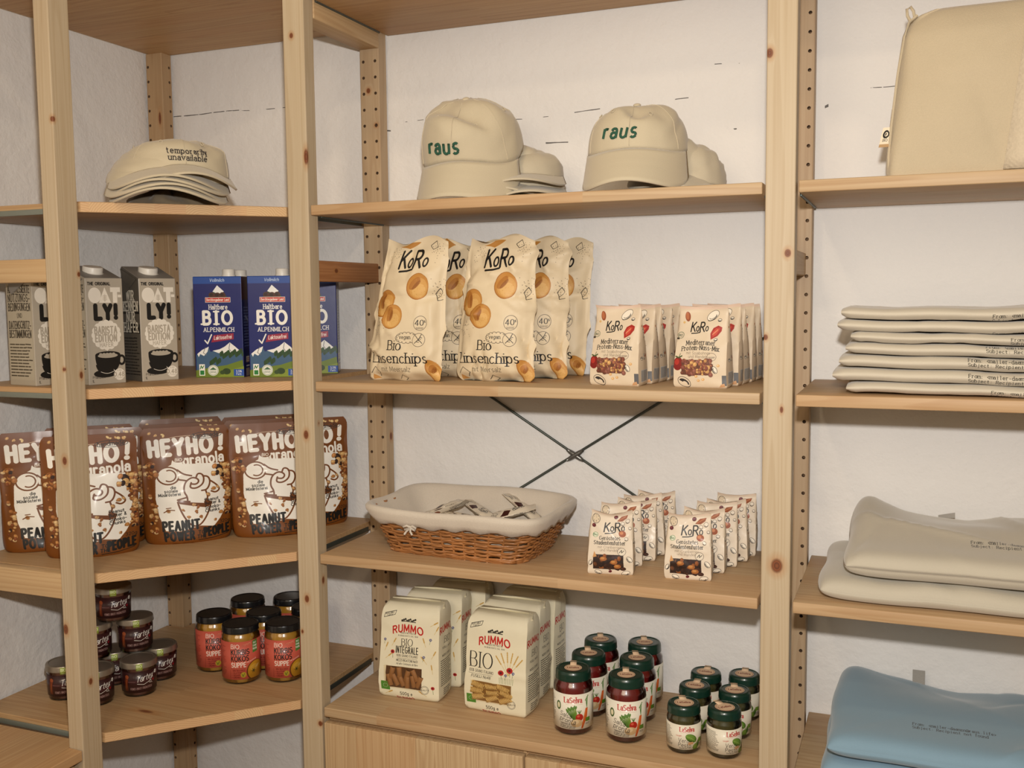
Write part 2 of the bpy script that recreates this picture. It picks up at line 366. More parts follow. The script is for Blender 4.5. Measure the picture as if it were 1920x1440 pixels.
def _glyph(s):
    out = []
    for c, a in _tok.findall(s):
        n = [float(x) for x in a.split()]
        if c == 'm': out.append([tuple(n)])
        elif c == 'l': out[-1].append(tuple(n))
        else:
            cx, cy, rx, ry, a0, a1 = n
            k = max(4, int(abs(a1-a0)/18))
            pts = [(cx+rx*math.cos(math.radians(a0+(a1-a0)*i/k)), cy+ry*math.sin(math.radians(a0+(a1-a0)*i/k))) for i in range(k+1)]
            if c == 'A': out.append(pts)
            else: out[-1] += pts
    return out
GLYPH = {k: _glyph(v) for k, v in GL.items()}
for a, b in (('ä', 'a'), ('ö', 'o'), ('ü', 'u'), ('Ä', 'A'), ('Ö', 'O'), ('Ü', 'U')):
    wv = max((p[0] for s in GLYPH[b] for p in s)); t = .95 if b.islower() else 1.22
    GLYPH[a] = GLYPH[b]+[[(wv*.28, t), (wv*.28, t+.02)], [(wv*.72, t), (wv*.72, t+.02)]]
def strokes(s, h=1.0, w=.12, serif=False, slant=0.0, track=0.0, mono=0.0, sx=1.0, gap=.17):
    """list of (points, is_serif) and the total width; baseline at y=0"""
    x = 0.0; out = []
    for ch in s:
        g = GLYPH.get(ch, GLYPH[' '])
        gw = max((p[0] for st in g for p in st), default=.26)
        x0 = x+(mono-gw*sx)/2 if mono else x
        for st in g:
            pts = [((x0+p[0]*sx+slant*p[1])*h, p[1]*h) for p in st]
            out.append((pts, False))
            if serif and ch.isalpha():
                for e, q in ((st[0], st[1]), (st[-1], st[-2])):
                    if min(abs(e[1]-v) for v in (0, 1, .68, 1.05, -.3)) < .012 and abs(q[1]-e[1]) > .6*abs(q[0]-e[0]) and abs(q[1]-e[1]) > .2:
                        hw = .10+w*.55
                        out.append(([((x0+(e[0]-hw)*sx+slant*e[1])*h, e[1]*h), ((x0+(e[0]+hw)*sx+slant*e[1])*h, e[1]*h)], True))
        x += mono if mono else (gw*sx+gap+track+(w*.7))
    return out, (x-(0 if mono else gap+track))*h
class Canvas:
    def __init__(s, w, h, res, bg, alpha=False):
        s.S = res; s.W = int(round(w*res)); s.H = int(round(h*res)); s.w = w; s.h = h
        s.a = np.empty((s.H, s.W, 3), np.float32); s.a[:] = np.array(bg[:3])/255.0
        s.al = np.zeros((s.H, s.W), np.float32) if alpha else None
    def _bl(s, x0, y0, m, col):
        h, w = m.shape
        c = np.array(col[:3], np.float32)/255.0
        if len(col) > 3: m = m*col[3]
        r = s.a[y0:y0+h, x0:x0+w]; r += (c-r)*m[..., None]
        if s.al is not None: t = s.al[y0:y0+h, x0:x0+w]; np.maximum(t, m, out=t)
    def _box(s, x0, y0, x1, y1):
        a = max(0, int(math.floor(x0))); b = max(0, int(math.floor(y0))); c = min(s.W, int(math.ceil(x1))+1); d = min(s.H, int(math.ceil(y1))+1)
        if c <= a or d <= b: return None
        X, Y = np.meshgrid(np.arange(a, c)+.5, np.arange(b, d)+.5)
        return a, b, X.astype(np.float32), Y.astype(np.float32)
    def line(s, pts, wd, col, ny=1.0):
        P = np.asarray(pts, np.float32)*s.S; r = wd*s.S/2
        bx = s._box(P[:, 0].min()-r-1, P[:, 1].min()-r-1, P[:, 0].max()+r+1, P[:, 1].max()+r+1)
        if bx is None: return
        a, b, X, Y = bx; Y = Y/ny; best = None
        Q = P.copy(); Q[:, 1] /= ny
        for (x0, y0), (x1, y1) in zip(Q[:-1], Q[1:]):
            dx, dy = x1-x0, y1-y0; l2 = dx*dx+dy*dy
            t = np.clip(((X-x0)*dx+(Y-y0)*dy)/l2, 0, 1) if l2 > 1e-9 else 0
            d = (X-x0-t*dx)**2+(Y-y0-t*dy)**2
            best = d if best is None else np.minimum(best, d)
        s._bl(a, b, np.clip(r-np.sqrt(best)+.5, 0, 1), col)
    def poly(s, pts, col):
        P = np.asarray(pts, np.float32)*s.S
        bx = s._box(P[:, 0].min(), P[:, 1].min(), P[:, 0].max(), P[:, 1].max())
        if bx is None: return
        a, b, X, Y = bx; acc = np.zeros(X.shape, np.float32)
        for ox, oy in ((-.25, -.25), (.25, -.25), (-.25, .25), (.25, .25)):
            x = X+ox; y = Y+oy; ins = np.zeros(X.shape, bool)
            for i in range(len(P)):
                x0, y0 = P[i-1]; x1, y1 = P[i]
                if y0 == y1: continue
                ins ^= ((y0 > y) != (y1 > y)) & (x < (x1-x0)*(y-y0)/(y1-y0)+x0)
            acc += ins*.25
        s._bl(a, b, acc, col)
    def rect(s, x0, y0, x1, y1, col): s.poly([(x0, y0), (x1, y0), (x1, y1), (x0, y1)], col)
    def ell(s, cx, cy, rx, ry, col, rot=0, ring=0, a0=0, a1=360):
        an = np.radians(np.linspace(a0, a1, 28)); c, sn = math.cos(math.radians(rot)), math.sin(math.radians(rot))
        x = rx*np.cos(an); y = ry*np.sin(an); P = np.stack([cx+c*x-sn*y, cy+sn*x+c*y], 1)
        if ring: s.line(P, ring, col)
        else: s.poly(P, col)
    def text(s, t, x, y, h, col, w=.12, al='l', serif=False, ny=1.0, slant=0.0, rot=0.0, track=0.0, mono=0.0, sx=1.0, warp=None, gap=.17, maxw=None):
        st, tw = strokes(t, h, w, serif, slant, track, mono, sx, gap)
        k = 1.0
        if maxw and tw > maxw: k = maxw/tw
        ox = {'l': 0, 'c': -tw*k/2, 'r': -tw*k}[al]
        c, sn = math.cos(math.radians(rot)), math.sin(math.radians(rot))
        for pts, isf in st:
            P = []
            for px, py in pts:
                px = px*k+ox
                if warp: px, py = warp(px, py)
                P.append((x+c*px-sn*py, y+sn*px+c*py))
            s.line(P, max(w*h*(min(ny, .55) if isf else 1), .9/s.S), col, 1.0 if isf else ny)
    def micro(s, x0, y0, x1, y1, lh, col, seed=0, fill=.55):
        r = random.Random(seed); y = y1-lh
        while y > y0:
            x = x0; end = x1-r.random()*(x1-x0)*.25
            while x < end:
                l = lh*(1+r.random()*3.2); s.line([(x, y), (min(x+l, end), y)], lh*fill*.8, col); x += l+lh*.6
            y -= lh*1.15
    def nuts(s, n, f, cols, rr, seed):
        r = random.Random(seed)
        for _ in range(n):
            p = f(r)
            if p is None: continue
            rad = rr[0]+(rr[1]-rr[0])*r.random(); c = r.choice(cols); ro = r.random()*180; e = .55+.45*r.random()
            s.ell(p[0], p[1], rad*1.08, rad*e*1.08, tuple(v*.55 for v in c)+(.8,), ro)
            s.ell(p[0], p[1]+rad*.06, rad, rad*e, c, ro)
            s.ell(p[0]-rad*.2, p[1]+rad*.22, rad*.5, rad*e*.4, tuple(min(255, v*1.22+12) for v in c)+(.6,), ro)
    def image(s, name):
        im = bpy.data.images.new(name, s.W, s.H, alpha=True)
        px = np.ones((s.H, s.W, 4), np.float32); px[..., :3] = np.clip(s.a, 0, 1)
        if s.al is not None: px[..., 3] = s.al
        im.pixels.foreach_set(px.ravel()); im.update(); im.pack()
        return im

BLK = (22, 20, 18); WHT = (240, 236, 226)
def arc_warp(k): return lambda x, y: (x, y-k*x*x)

def d_oat_front():
    c = Canvas(74, 200, 4.2, (176, 166, 150)); g = (176, 166, 150); l = (232, 224, 210)
    c.text("THE ORIGINAL", 5, 185, 5.2, BLK, w=.26, sx=.95, maxw=45)
    c.ell(18, 166, 12.5, 14.5, l); c.poly([(26, 152), (38, 181), (50, 152)], l)
    c.rect(49, 172, 69, 181, l); c.rect(54, 152, 63, 175, l); c.rect(64, 162, 71, 167, l)
    c.line([(38, 154), (38, 168)], .8, g)
    for k in range(4): c.line([(34.5, 158+k*2.6), (38, 156.5+k*2.6), (41.5, 158+k*2.6)], .9, g)
    c.text("LY", 18.5, 122.5, 24.5, BLK, w=.34, sx=.78, gap=.1); c.line([(58.5, 147), (58.5, 131)], 8.5, BLK); c.ell(58.5, 124, 4.4, 4.2, BLK)
    for k in range(16):
        a = k/16*2*math.pi; c.ell(38+23*math.cos(a), 92+22*math.sin(a), 6.5, 6.5, l)
    c.ell(38, 92, 25, 24, l)
    c.text("BARISTA", 38, 95, 12.5, g, w=.2, al='c', sx=.62, gap=.1, maxw=45); c.text("EDITION", 38, 80, 12.5, g, w=.2, al='c', sx=.62, gap=.1, maxw=43)
    c.text("HAFER", 38, 70, 7.5, g, w=.15, al='c', sx=.8)
    c.line([(38.5, 66), (38, 56)], 1.5, l)
    c.poly([(14+24*(1-math.cos(t))*1.05, 55-36*math.sin(t)**.8) for t in np.linspace(0, math.pi, 24)], BLK)
    c.ell(39, 55, 25, 6.6, BLK); c.ell(39, 53.3, 20, 4.4, g)
    for k in range(5): c.ell(25+k*6.4, 56.2, 3.2, 2.4, g)
    c.ell(66.5, 44, 6, 8, BLK, ring=4.2)
    c.ell(33, 20, 23, 7.5, BLK); c.poly([(14+24*(1-math.cos(t))*.9, 44-26*math.sin(t)**.8) for t in np.linspace(.2, 2.9, 20)], BLK)
    c.line([(24+26*t, 23.5-3.5*math.sin(math.pi*t)) for t in np.linspace(0, 1, 10)], .9, l)
    c.text("Pflanzlich.", 8, 11.5, 4.5, BLK, w=.11, sx=.9); c.text("1L", 7, 4.5, 4.4, BLK, w=.13, sx=.7)
    c.ell(61, 17, 11, 11, l); c.poly([(49, 28), (56, 21), (53, 19)], l)
    c.text("KLIMA", 61, 23.5, 2.4, g, w=.16, al='c'); c.text("0.48", 61, 13.5, 7.4, g, w=.24, al='c'); c.text("kg CO2e/kg", 61, 9.5, 2.4, g, w=.14, al='c')
    return c.image('oat_front')
def d_oat_side(dark):
    bg = (120, 113, 101) if not dark else (88, 83, 75)
    c = Canvas(74, 200, 4, (168, 158, 140) if not dark else bg)
    if not dark:
        c.rect(4, 10, 70, 176, (186, 174, 150, .35))
        for k, t in enumerate(("AKTUALISIERTE", "NUTZUNGS-", "BEDINGUNGEN", "UND", "DATENSCHUTZ-", "BESTIMMUNGEN")):
            h = 12 if t != "UND" else 6.5
            c.text(t, 37, 156-k*15+(3 if t == "UND" else 0), h, (40, 33, 24), w=.13, al='c', serif=True, maxw=62, sx=.8)
        c.micro(6, 12, 68, 74, 4.6, (70, 62, 48), 3)
    else:
        c.rect(2, 118, 72, 134, BLK); c.rect(2, 84, 72, 100, BLK)
        for k, t in enumerate(("WIR", "KENNEN", "NUR", "HAFER")):
            c.text(t, 37, 142-k*18.5, 15.5, (226, 218, 202), w=.2, al='c', serif=True, maxw=62, sx=.85)
        c.micro(6, 10, 68, 80, 4.6, (34, 31, 28), 5)
    return c.image('oat_side_dark' if dark else 'oat_side_pale')
def d_milk_front():
    b = (14, 27, 100); c = Canvas(94, 195, 4, b)
    c.rect(0, 181, 94, 195, (28, 72, 150)); c.text("Vollmilch", 47, 185, 5.5, (200, 215, 235), w=.14, al='c', slant=.15)
    c.poly([(27, 152), (38, 164), (47, 177), (58, 168), (67, 152)], (40, 74, 50)); c.poly([(38, 166), (47, 178), (60, 166), (52, 160)], (236, 236, 232))
    for x, y, r in ((36, 159, 6), (47, 158, 6.5), (57, 159, 6)): c.ell(x, y, r, r*.95, (74, 38, 28)); c.ell(x-1, y+1, r*.55, r*.5, (44, 26, 22))
    c.rect(23, 145, 72, 155, (214, 200, 190)); c.rect(24, 146, 71, 154, (190, 42, 34)); c.text("Berchtesgadener Land", 47.5, 148, 4.6, WHT, w=.16, al='c', maxw=43)
    c.text("Haltbare", 48, 132, 8.6, WHT, w=.16, al='c', serif=True, maxw=36)
    c.text("BIO", 48, 103.5, 24, WHT, w=.24, al='c', serif=True, sx=.86, gap=.34, maxw=60)
    c.text("ALPENMILCH", 48, 89, 7.6, WHT, w=.16, al='c', serif=True, maxw=59)
    c.poly([(32, 68), (37, 82), (76, 86), (76, 74)], (150, 32, 62)); c.text("Laktosefrei", 55, 74.5, 7, WHT, w=.14, al='c', slant=.2, rot=4, maxw=34)
    c.line([(20, 72), (25, 66), (33, 83)], 2.6, WHT)
    c.poly([(2, 0), (2, 44), (12, 52), (26, 60), (30, 50), (48, 54), (56, 58), (68, 68), (76, 60), (92, 48), (92, 0)], (60, 92, 124))
    for p in ([(4, 46), (14, 54), (27, 60), (24, 50), (17, 42), (10, 46), (7, 40)], [(34, 52), (48, 55), (58, 60), (68, 68), (78, 60), (90, 49), (80, 50), (72, 46), (64, 52), (54, 46), (44, 48)]): c.poly(p, (238, 236, 230))
    c.line([(20, 58), (16, 48), (22, 44)], 1.2, (120, 118, 116)); c.line([(68, 66), (66, 56), (70, 50)], 1.4, (130, 132, 140))
    for k in range(26): c.ell(30+k*2.5, 38+(k % 5)*1.6-(10 if k < 8 else 0)+k*.3, 2.6, 5, (38, 62 + k % 3*6, 34))
    c.poly([(0, 0), (0, 14), (30, 20), (60, 24), (92, 34), (94, 0)], (104, 124, 38)); c.poly([(40, 0), (60, 12), (94, 22), (94, 0)], (126, 142, 44))
    c.ell(60, 12, 8, 6, (40, 62, 26)); c.ell(52, 10, 5, 4, (48, 70, 28))
    c.rect(7, 4, 18, 26, WHT); c.rect(8.5, 5.5, 16.5, 14, (32, 120, 52)); c.line([(9, 17), (11, 23), (13, 18), (16, 23)], 1.6, (32, 110, 52))
    c.ell(34, 14, 10.5, 10.5, (226, 226, 214)); c.ell(34, 14, 9, 9, (90, 130, 90), ring=.6); c.poly([(27, 15), (34, 20), (41, 15)], (62, 104, 70)); c.micro(28, 8, 40, 14, 2, (110, 130, 110), 1)
    c.rect(74, 3, 94, 16, (34, 78, 160)); c.text("3,5%", 84, 10, 4, WHT, w=.16, al='c'); c.text("Fett", 84, 4.8, 3.6, WHT, w=.16, al='c')
    return c.image('milk_front')
def d_milk_side():
    c = Canvas(63, 195, 3.2, (16, 26, 84))
    c.rect(0, 150, 63, 195, (60, 26, 34)); c.micro(10, 60, 54, 140, 5, (92, 106, 150), 11)
    c.line([(20, 118), (34, 112), (46, 108)], 5, (120, 130, 158)); c.rect(18, 28, 58, 40, (196, 186, 170)); c.micro(20, 29, 56, 39, 3, (150, 80, 60), 2)
    c.rect(18, 20, 58, 23, (190, 190, 190)); c.rect(16, 2, 63, 17, (168, 150, 140))
    for k in range(9): c.line([(20+k*4.4, 3), (20+k*4.4, 16)], 1.2, (70, 60, 66))
    return c.image('milk_side')
NUTC = [(176, 122, 66), (150, 94, 46), (192, 150, 98), (108, 58, 30), (50, 30, 24), (160, 104, 56), (204, 170, 122), (128, 70, 36)]
def d_granola():
    b = (116, 64, 16); c = Canvas(154, 232, 3, b)
    for x, y in ((12, 219), (22, 216), (36, 214), (108, 222), (132, 221), (121, 222)): c.nuts(2, lambda r, x=x, y=y: (x+r.random()*5, y+r.random()*4), [(206, 160, 100), (226, 190, 130)], (2, 3.4), int(x))
    c.line([(34, 207), (60, 213), (96, 214)], .9, (226, 205, 180))  # highlight along the zip, painted in as a pale line
    c.poly([(22, 128), (30, 146), (50, 158), (52, 166), (66, 172), (70, 158), (134, 156), (140, 120), (145, 90), (140, 58), (132, 44), (120, 30), (96, 34), (60, 26), (36, 28), (26, 56), (21, 90)], WHT)
    c.text("HEYHO", 15, 176, 29, WHT, w=.29, rot=2.5, sx=.74, gap=.13, maxw=114); c.line([(139, 211), (138, 193)], 8, WHT); c.ell(137.5, 184, 5, 4.6, WHT)
    c.text("granola", 72, 155, 19, WHT, w=.2, rot=3, maxw=72); c.ell(63, 167, 10, 5.5, b); c.text("BIO", 63, 164, 5.6, WHT, w=.18, al='c', slant=.1)
    c.ell(113, 213, 27, 6.5, BLK, rot=2, ring=.9); c.text("handmade", 113, 209.5, 8, BLK, w=.13, al='c', rot=3, maxw=44)
    br = (112, 62, 22)
    def L(p, w=3.0):
        for _ in range(2):
            if len(p) > 2: p = [p[0]]+[q for a_, b_ in zip(p[:-1], p[1:]) for q in ((a_[0]*.75+b_[0]*.25, a_[1]*.75+b_[1]*.25), (a_[0]*.25+b_[0]*.75, a_[1]*.25+b_[1]*.75))]+[p[-1]]
        c.line(p, w, br)
    c.ell(44, 136, 19, 17, WHT); c.ell(44, 136, 19, 17, br, ring=2.8); c.ell(46, 136, 11, 11, br, ring=2.4, a0=-120, a1=110)
    c.poly([(60, 146), (78, 134), (86, 132), (84, 124), (76, 124), (62, 130)], WHT); L([(60, 147), (70, 138), (84, 134)]); L([(60, 128), (70, 126), (78, 124)])
    c.poly([(76, 62), (78, 92), (70, 104), (72, 122), (84, 132), (94, 138), (108, 132), (118, 122), (132, 108), (128, 98), (114, 100), (104, 88), (104, 58)], WHT)
    L([(74, 74), (76, 92), (69, 104), (72, 122), (84, 131), (94, 128), (97, 122), (92, 116), (82, 118)]); L([(92, 130), (95, 138), (103, 136), (106, 128), (104, 116), (92, 108), (80, 110), (83, 120)])
    L([(104, 132), (114, 130), (117, 118), (111, 104), (101, 103)]); L([(116, 122), (128, 112), (134, 102), (126, 96), (118, 100)]); L([(108, 102), (112, 88), (104, 78), (106, 66)])
    c.poly([(58, 88), (116, 80), (114, 70), (96, 70), (60, 80)], br); bow = [(58+58*t, 84-8*t-46*math.sin(math.pi*t)**.75) for t in np.linspace(0, 1, 20)]
    c.poly(bow+[(110, 68), (62, 80)], WHT); L(bow); L([(58, 88), (74, 92)]); L([(106, 84), (117, 78)]); L([(80, 82), (112, 76)], 3)
    c.poly([(80, 92), (80, 82), (104, 78), (104, 86)], WHT)
    for x, y in ((66, 66), (74, 52), (88, 62), (92, 70), (84, 76), (96, 50), (110, 92), (120, 104), (128, 106), (132, 54), (122, 40), (40, 66)): c.nuts(2, lambda r, x=x, y=y: (x+r.random()*3, y+r.random()*3), NUTC[:3], (2.4, 4), int(x*3))
    c.text("die", 52, 110, 5.4, BLK, w=.18, al='c', rot=2); c.text("soziale", 48, 103, 5.4, BLK, w=.18, al='c', rot=2); c.text("Müslirösterei", 45, 96, 5.4, BLK, w=.18, al='c', rot=3, maxw=38)
    for k, t in enumerate(("Peanut", "Butter &", "Schoko-", "Chunks")): c.text(t, 106, 81-k*7-(1 if k > 1 else 0), 5.6, BLK, w=.19, rot=2, maxw=28)
    c.nuts(130, lambda r: (lambda y: (141-10*max(0, (y-105)/50)+r.random()*(11+10*max(0, (y-105)/50)), y))(50+r.random()*104), NUTC, (1.8, 4.2), 21)
    c.nuts(14, lambda r: (118+r.random()*28, 134+r.random()*17), [(52, 36, 30), (190, 130, 74), (70, 46, 34), (214, 170, 110)], (4, 6.5), 22)
    c.nuts(26, lambda r: (8+r.random()*14, 22+r.random()*58), NUTC, (2, 4.2), 23); c.nuts(18, lambda r: (5+r.random()*20, 138+r.random()*26), NUTC, (2.6, 5.6), 24)
    c.nuts(10, lambda r: (8+r.random()*8, 84+r.random()*60), NUTC, (2, 4), 25)
    L([(38, 72), (46, 73)], 1.6); L([(34, 64), (42, 69), (52, 68)], 1.8)
    c.text("PEANUT", 32, 28, 17, BLK, w=.26, rot=1.5, sx=.8, maxw=64); c.text("POWER", 34, 8, 16, BLK, w=.26, rot=1.5, sx=.8, maxw=52)
    c.text("TO", 92, 18, 6.5, BLK, w=.2); c.text("THE", 90, 9.5, 6.5, BLK, w=.2); c.text("PEOPLE", 103, 12, 16, BLK, w=.26, rot=3, sx=.74, maxw=46); c.line([(92, 6), (120, 7), (146, 11)], 1.3, BLK)
    c.text("320g", 131, 34, 6, BLK, w=.14)
    return c.image('granola_front')
def koro(c, x, y, h, rot=0, w=.16, col=BLK):
    c.text("K", x, y, h, col, w=w, slant=.16, rot=rot, sx=.85); c.text("o", x+h*.68, y+h*.03, h*.78, col, w=w*1.0, slant=.1, rot=rot, sx=.78)
    c.text("R", x+h*1.18, y, h*1.02, col, w=w, slant=.1, rot=rot, sx=.85); c.text("o", x+h*1.86, y+h*.08, h*.72, col, w=w, slant=.1, rot=rot, sx=.8)
    c.line([(x+h*.12, y-h*.2), (x+h*.7, y-h*.17), (x+h*1.15, y-h*.08)], h*w*.75, col)
CRM = (218, 200, 168)
def d_chips():
    c = Canvas(150, 256, 3, CRM); koro(c, 46, 205, 30, 4, .15)
    def chip(x, y, rx, ry, rot):
        c.ell(x, y, rx, ry, (158, 100, 40), rot); c.ell(x+.6, y+.2, rx*.95, ry*.95, (188, 132, 62), rot); c.ell(x+rx*.1, y-ry*.12, rx*.8, ry*.76, (204, 154, 84), rot); c.ell(x+rx*.16, y-ry*.3, rx*.6, ry*.5, (216, 172, 104, .9), rot); c.ell(x-rx*.25, y+ry*.22, rx*.62, ry*.3, (160, 98, 38, .7), rot+35); c.ell(x-rx*.1, y+ry*.1, rx*.5, ry*.14, (132, 76, 28, .6), rot+35)
        r = random.Random(int(x*y))
        for _ in range(50): a = r.random()*6.3; d = r.random()**.5*.9; c.ell(x+rx*d*math.cos(a), y+ry*d*math.sin(a), .7, .6, (190, 136, 66, .6))
    chip(98, 172, 23, 24, 10); chip(28, 142, 25, 24, 60); chip(52, 118, 22, 22, 40)
    chip(138, 18, 13, 24, 28)
    c.ell(112, 106, 12, 13, (60, 52, 44), ring=.7); c.text("40", 111, 102, 10, BLK, w=.14, al='c', serif=True, ny=.5); c.text("%", 119, 107, 4, BLK, w=.12); c.micro(105, 95, 119, 100, 1.8, (90, 80, 66), 4)
    for k in range(14): a = k/14*6.283; c.ell(87+17*math.cos(a), 80+6.5*math.sin(a), 4.4, 3.8, (60, 52, 44), ring=.7)
    c.ell(87, 80, 17.5, 7.5, CRM); c.ell(111, 76, 12, 12, CRM); c.ell(111, 76, 12, 12, (60, 52, 44), ring=.7); c.text("vegan", 84, 78, 6.2, BLK, w=.12, al='c', serif=True)
    c.line([(104, 70), (112, 78), (116, 86)], 1.1, BLK); c.line([(104, 84), (118, 70)], 1.0, BLK)
    for k in range(4): c.line([(107+k*2.4, 73+k*2.6), (112+k*1.8, 72+k*2.6)], .9, BLK)
    c.text("Bio", 64, 58, 17, BLK, w=.13, al='c', serif=True, ny=.55); c.text("Linsenchips", 68, 34, 17.5, BLK, w=.135, al='c', serif=True, ny=.6, maxw=122)
    c.text("mit Meersalz", 64, 18, 9, (70, 62, 52), w=.08, al='c', maxw=62)
    for (x, y) in ((18, 96), (140, 170), (130, 236), (30, 228)):
        r = random.Random(x)
        for _ in range(26): c.ell(x+r.gauss(0, 7), y+r.gauss(0, 8), .6, .6, (80, 70, 60))
    c.line([(136, 150), (144, 160), (140, 168), (132, 158), (138, 146), (146, 148)], .8, BLK); c.line([(68, 4), (76, 12), (86, 6), (80, 2)], .8, BLK); c.line([(110, 244), (122, 250), (128, 242), (118, 238), (110, 244)], .8, BLK)
    c.line([(8, 14), (16, 26), (28, 16), (22, 8)], .8, BLK); c.poly([(34, 246), (60, 240), (84, 250), (60, 256)], (176, 122, 56)); c.poly([(4, 2), (20, 4), (10, 12)], (190, 140, 80))
    return c.image('chips_front')
def sketchnut(c, x, y, r, rot=0):
    c.ell(x, y, r, r*.62, (232, 222, 204), rot); c.ell(x, y, r, r*.62, (48, 42, 40), rot, ring=.7); c.ell(x, y-r*.1, r*.6, r*.3, (60, 52, 48), rot, ring=.8, a0=180, a1=350); c.ell(x-r*.1, y-r*.2, r*.8, r*.42, (40, 36, 34), rot, ring=1.2, a0=200, a1=330)
def d_nutmix():
    c = Canvas(92, 136, 5, (214, 196, 170)); koro(c, 25, 93, 15, 4, .15)
    c.ell(16, 118, 5, 8.5, (140, 72, 40), 15); c.ell(15, 119, 3, 6.5, (172, 100, 62), 15); c.ell(10, 108, 2.4, 2, (206, 168, 108))
    sketchnut(c, 64, 120, 12, 30); sketchnut(c, 78, 112, 3.4, 0); sketchnut(c, 72, 80, 3.2, 20)
    c.poly([(63, 80), (62, 90), (67, 99), (76, 103), (83, 100), (82, 94), (75, 86)], (158, 34, 24)); c.poly([(66, 84), (66, 92), (72, 99), (79, 98), (73, 88)], (190, 62, 42))
    for k in range(5): c.line([(66+k*2, 88+k*1.6), (67+k*2, 90+k*1.6)], .8, (226, 170, 120))
    c.ell(7, 87, 6, 5, (70, 92, 70), ring=.8); c.text("BIO", 7, 85, 3.6, (50, 70, 54), w=.2, al='c'); c.rect(0, 80, 5, 83, (60, 50, 40))
    wp = arc_warp(.0022); c.text("Mediterraner", 45, 72, 7.4, BLK, w=.16, al='c', serif=True, ny=.6, warp=wp, maxw=54); c.text("Protein-Nuss-Mix", 45, 63.5, 7.4, BLK, w=.16, al='c', serif=True, ny=.6, warp=wp, maxw=68)
    c.text("mit Sojabohnen", 42, 56, 4.6, (120, 106, 90), w=.1, al='c'); c.text("und Mandeln", 42, 50, 4.6, (120, 106, 90), w=.1, al='c')
    c.ell(66, 52, 8, 6.4, (90, 80, 70), ring=.6); c.text("vegan", 66, 50, 3.4, (90, 80, 70), w=.12, al='c', slant=.2)
    c.ell(7, 40, 8.5, 11, (124, 22, 16)); c.ell(5, 43, 4, 5, (170, 44, 32)); c.line([(2, 52), (8, 50), (13, 53)], 2.2, (70, 84, 44)); c.line([(8, 50), (10, 57)], 1, (70, 84, 44))
    c.rect(14, 22, 66, 47, (96, 56, 40)); c.nuts(150, lambda r: (14.5+r.random()*51, 22.5+r.random()*24), [(176, 130, 76), (150, 92, 62), (120, 64, 50), (196, 150, 92), (134, 84, 70), (106, 60, 44)], (1.8, 4.2), 31)
    sketchnut(c, 72, 31, 6, -60)
    for x, y in ((40, 20), (44, 13), (52, 15), (78, 38)): c.ell(x, y, 2.8, 2.3, (206, 160, 106)); c.ell(x-.6, y+.5, 1.4, 1, (232, 200, 150))
    c.ell(19, 10, 12, 7.5, (60, 52, 48), -28, ring=.9); c.ell(19, 9.4, 9.5, 5, (50, 44, 42), -28, a0=0, a1=190); c.ell(21, 8.4, 4.5, 2.2, (214, 196, 170), -28)
    c.rect(84, 5, 92, 22, (92, 92, 94)); c.poly([(80, 2), (90, 3), (88, 9), (82, 7)], (196, 150, 110)); c.rect(0, 131, 92, 136, (222, 196, 176))
    return c.image('nutmix_front')
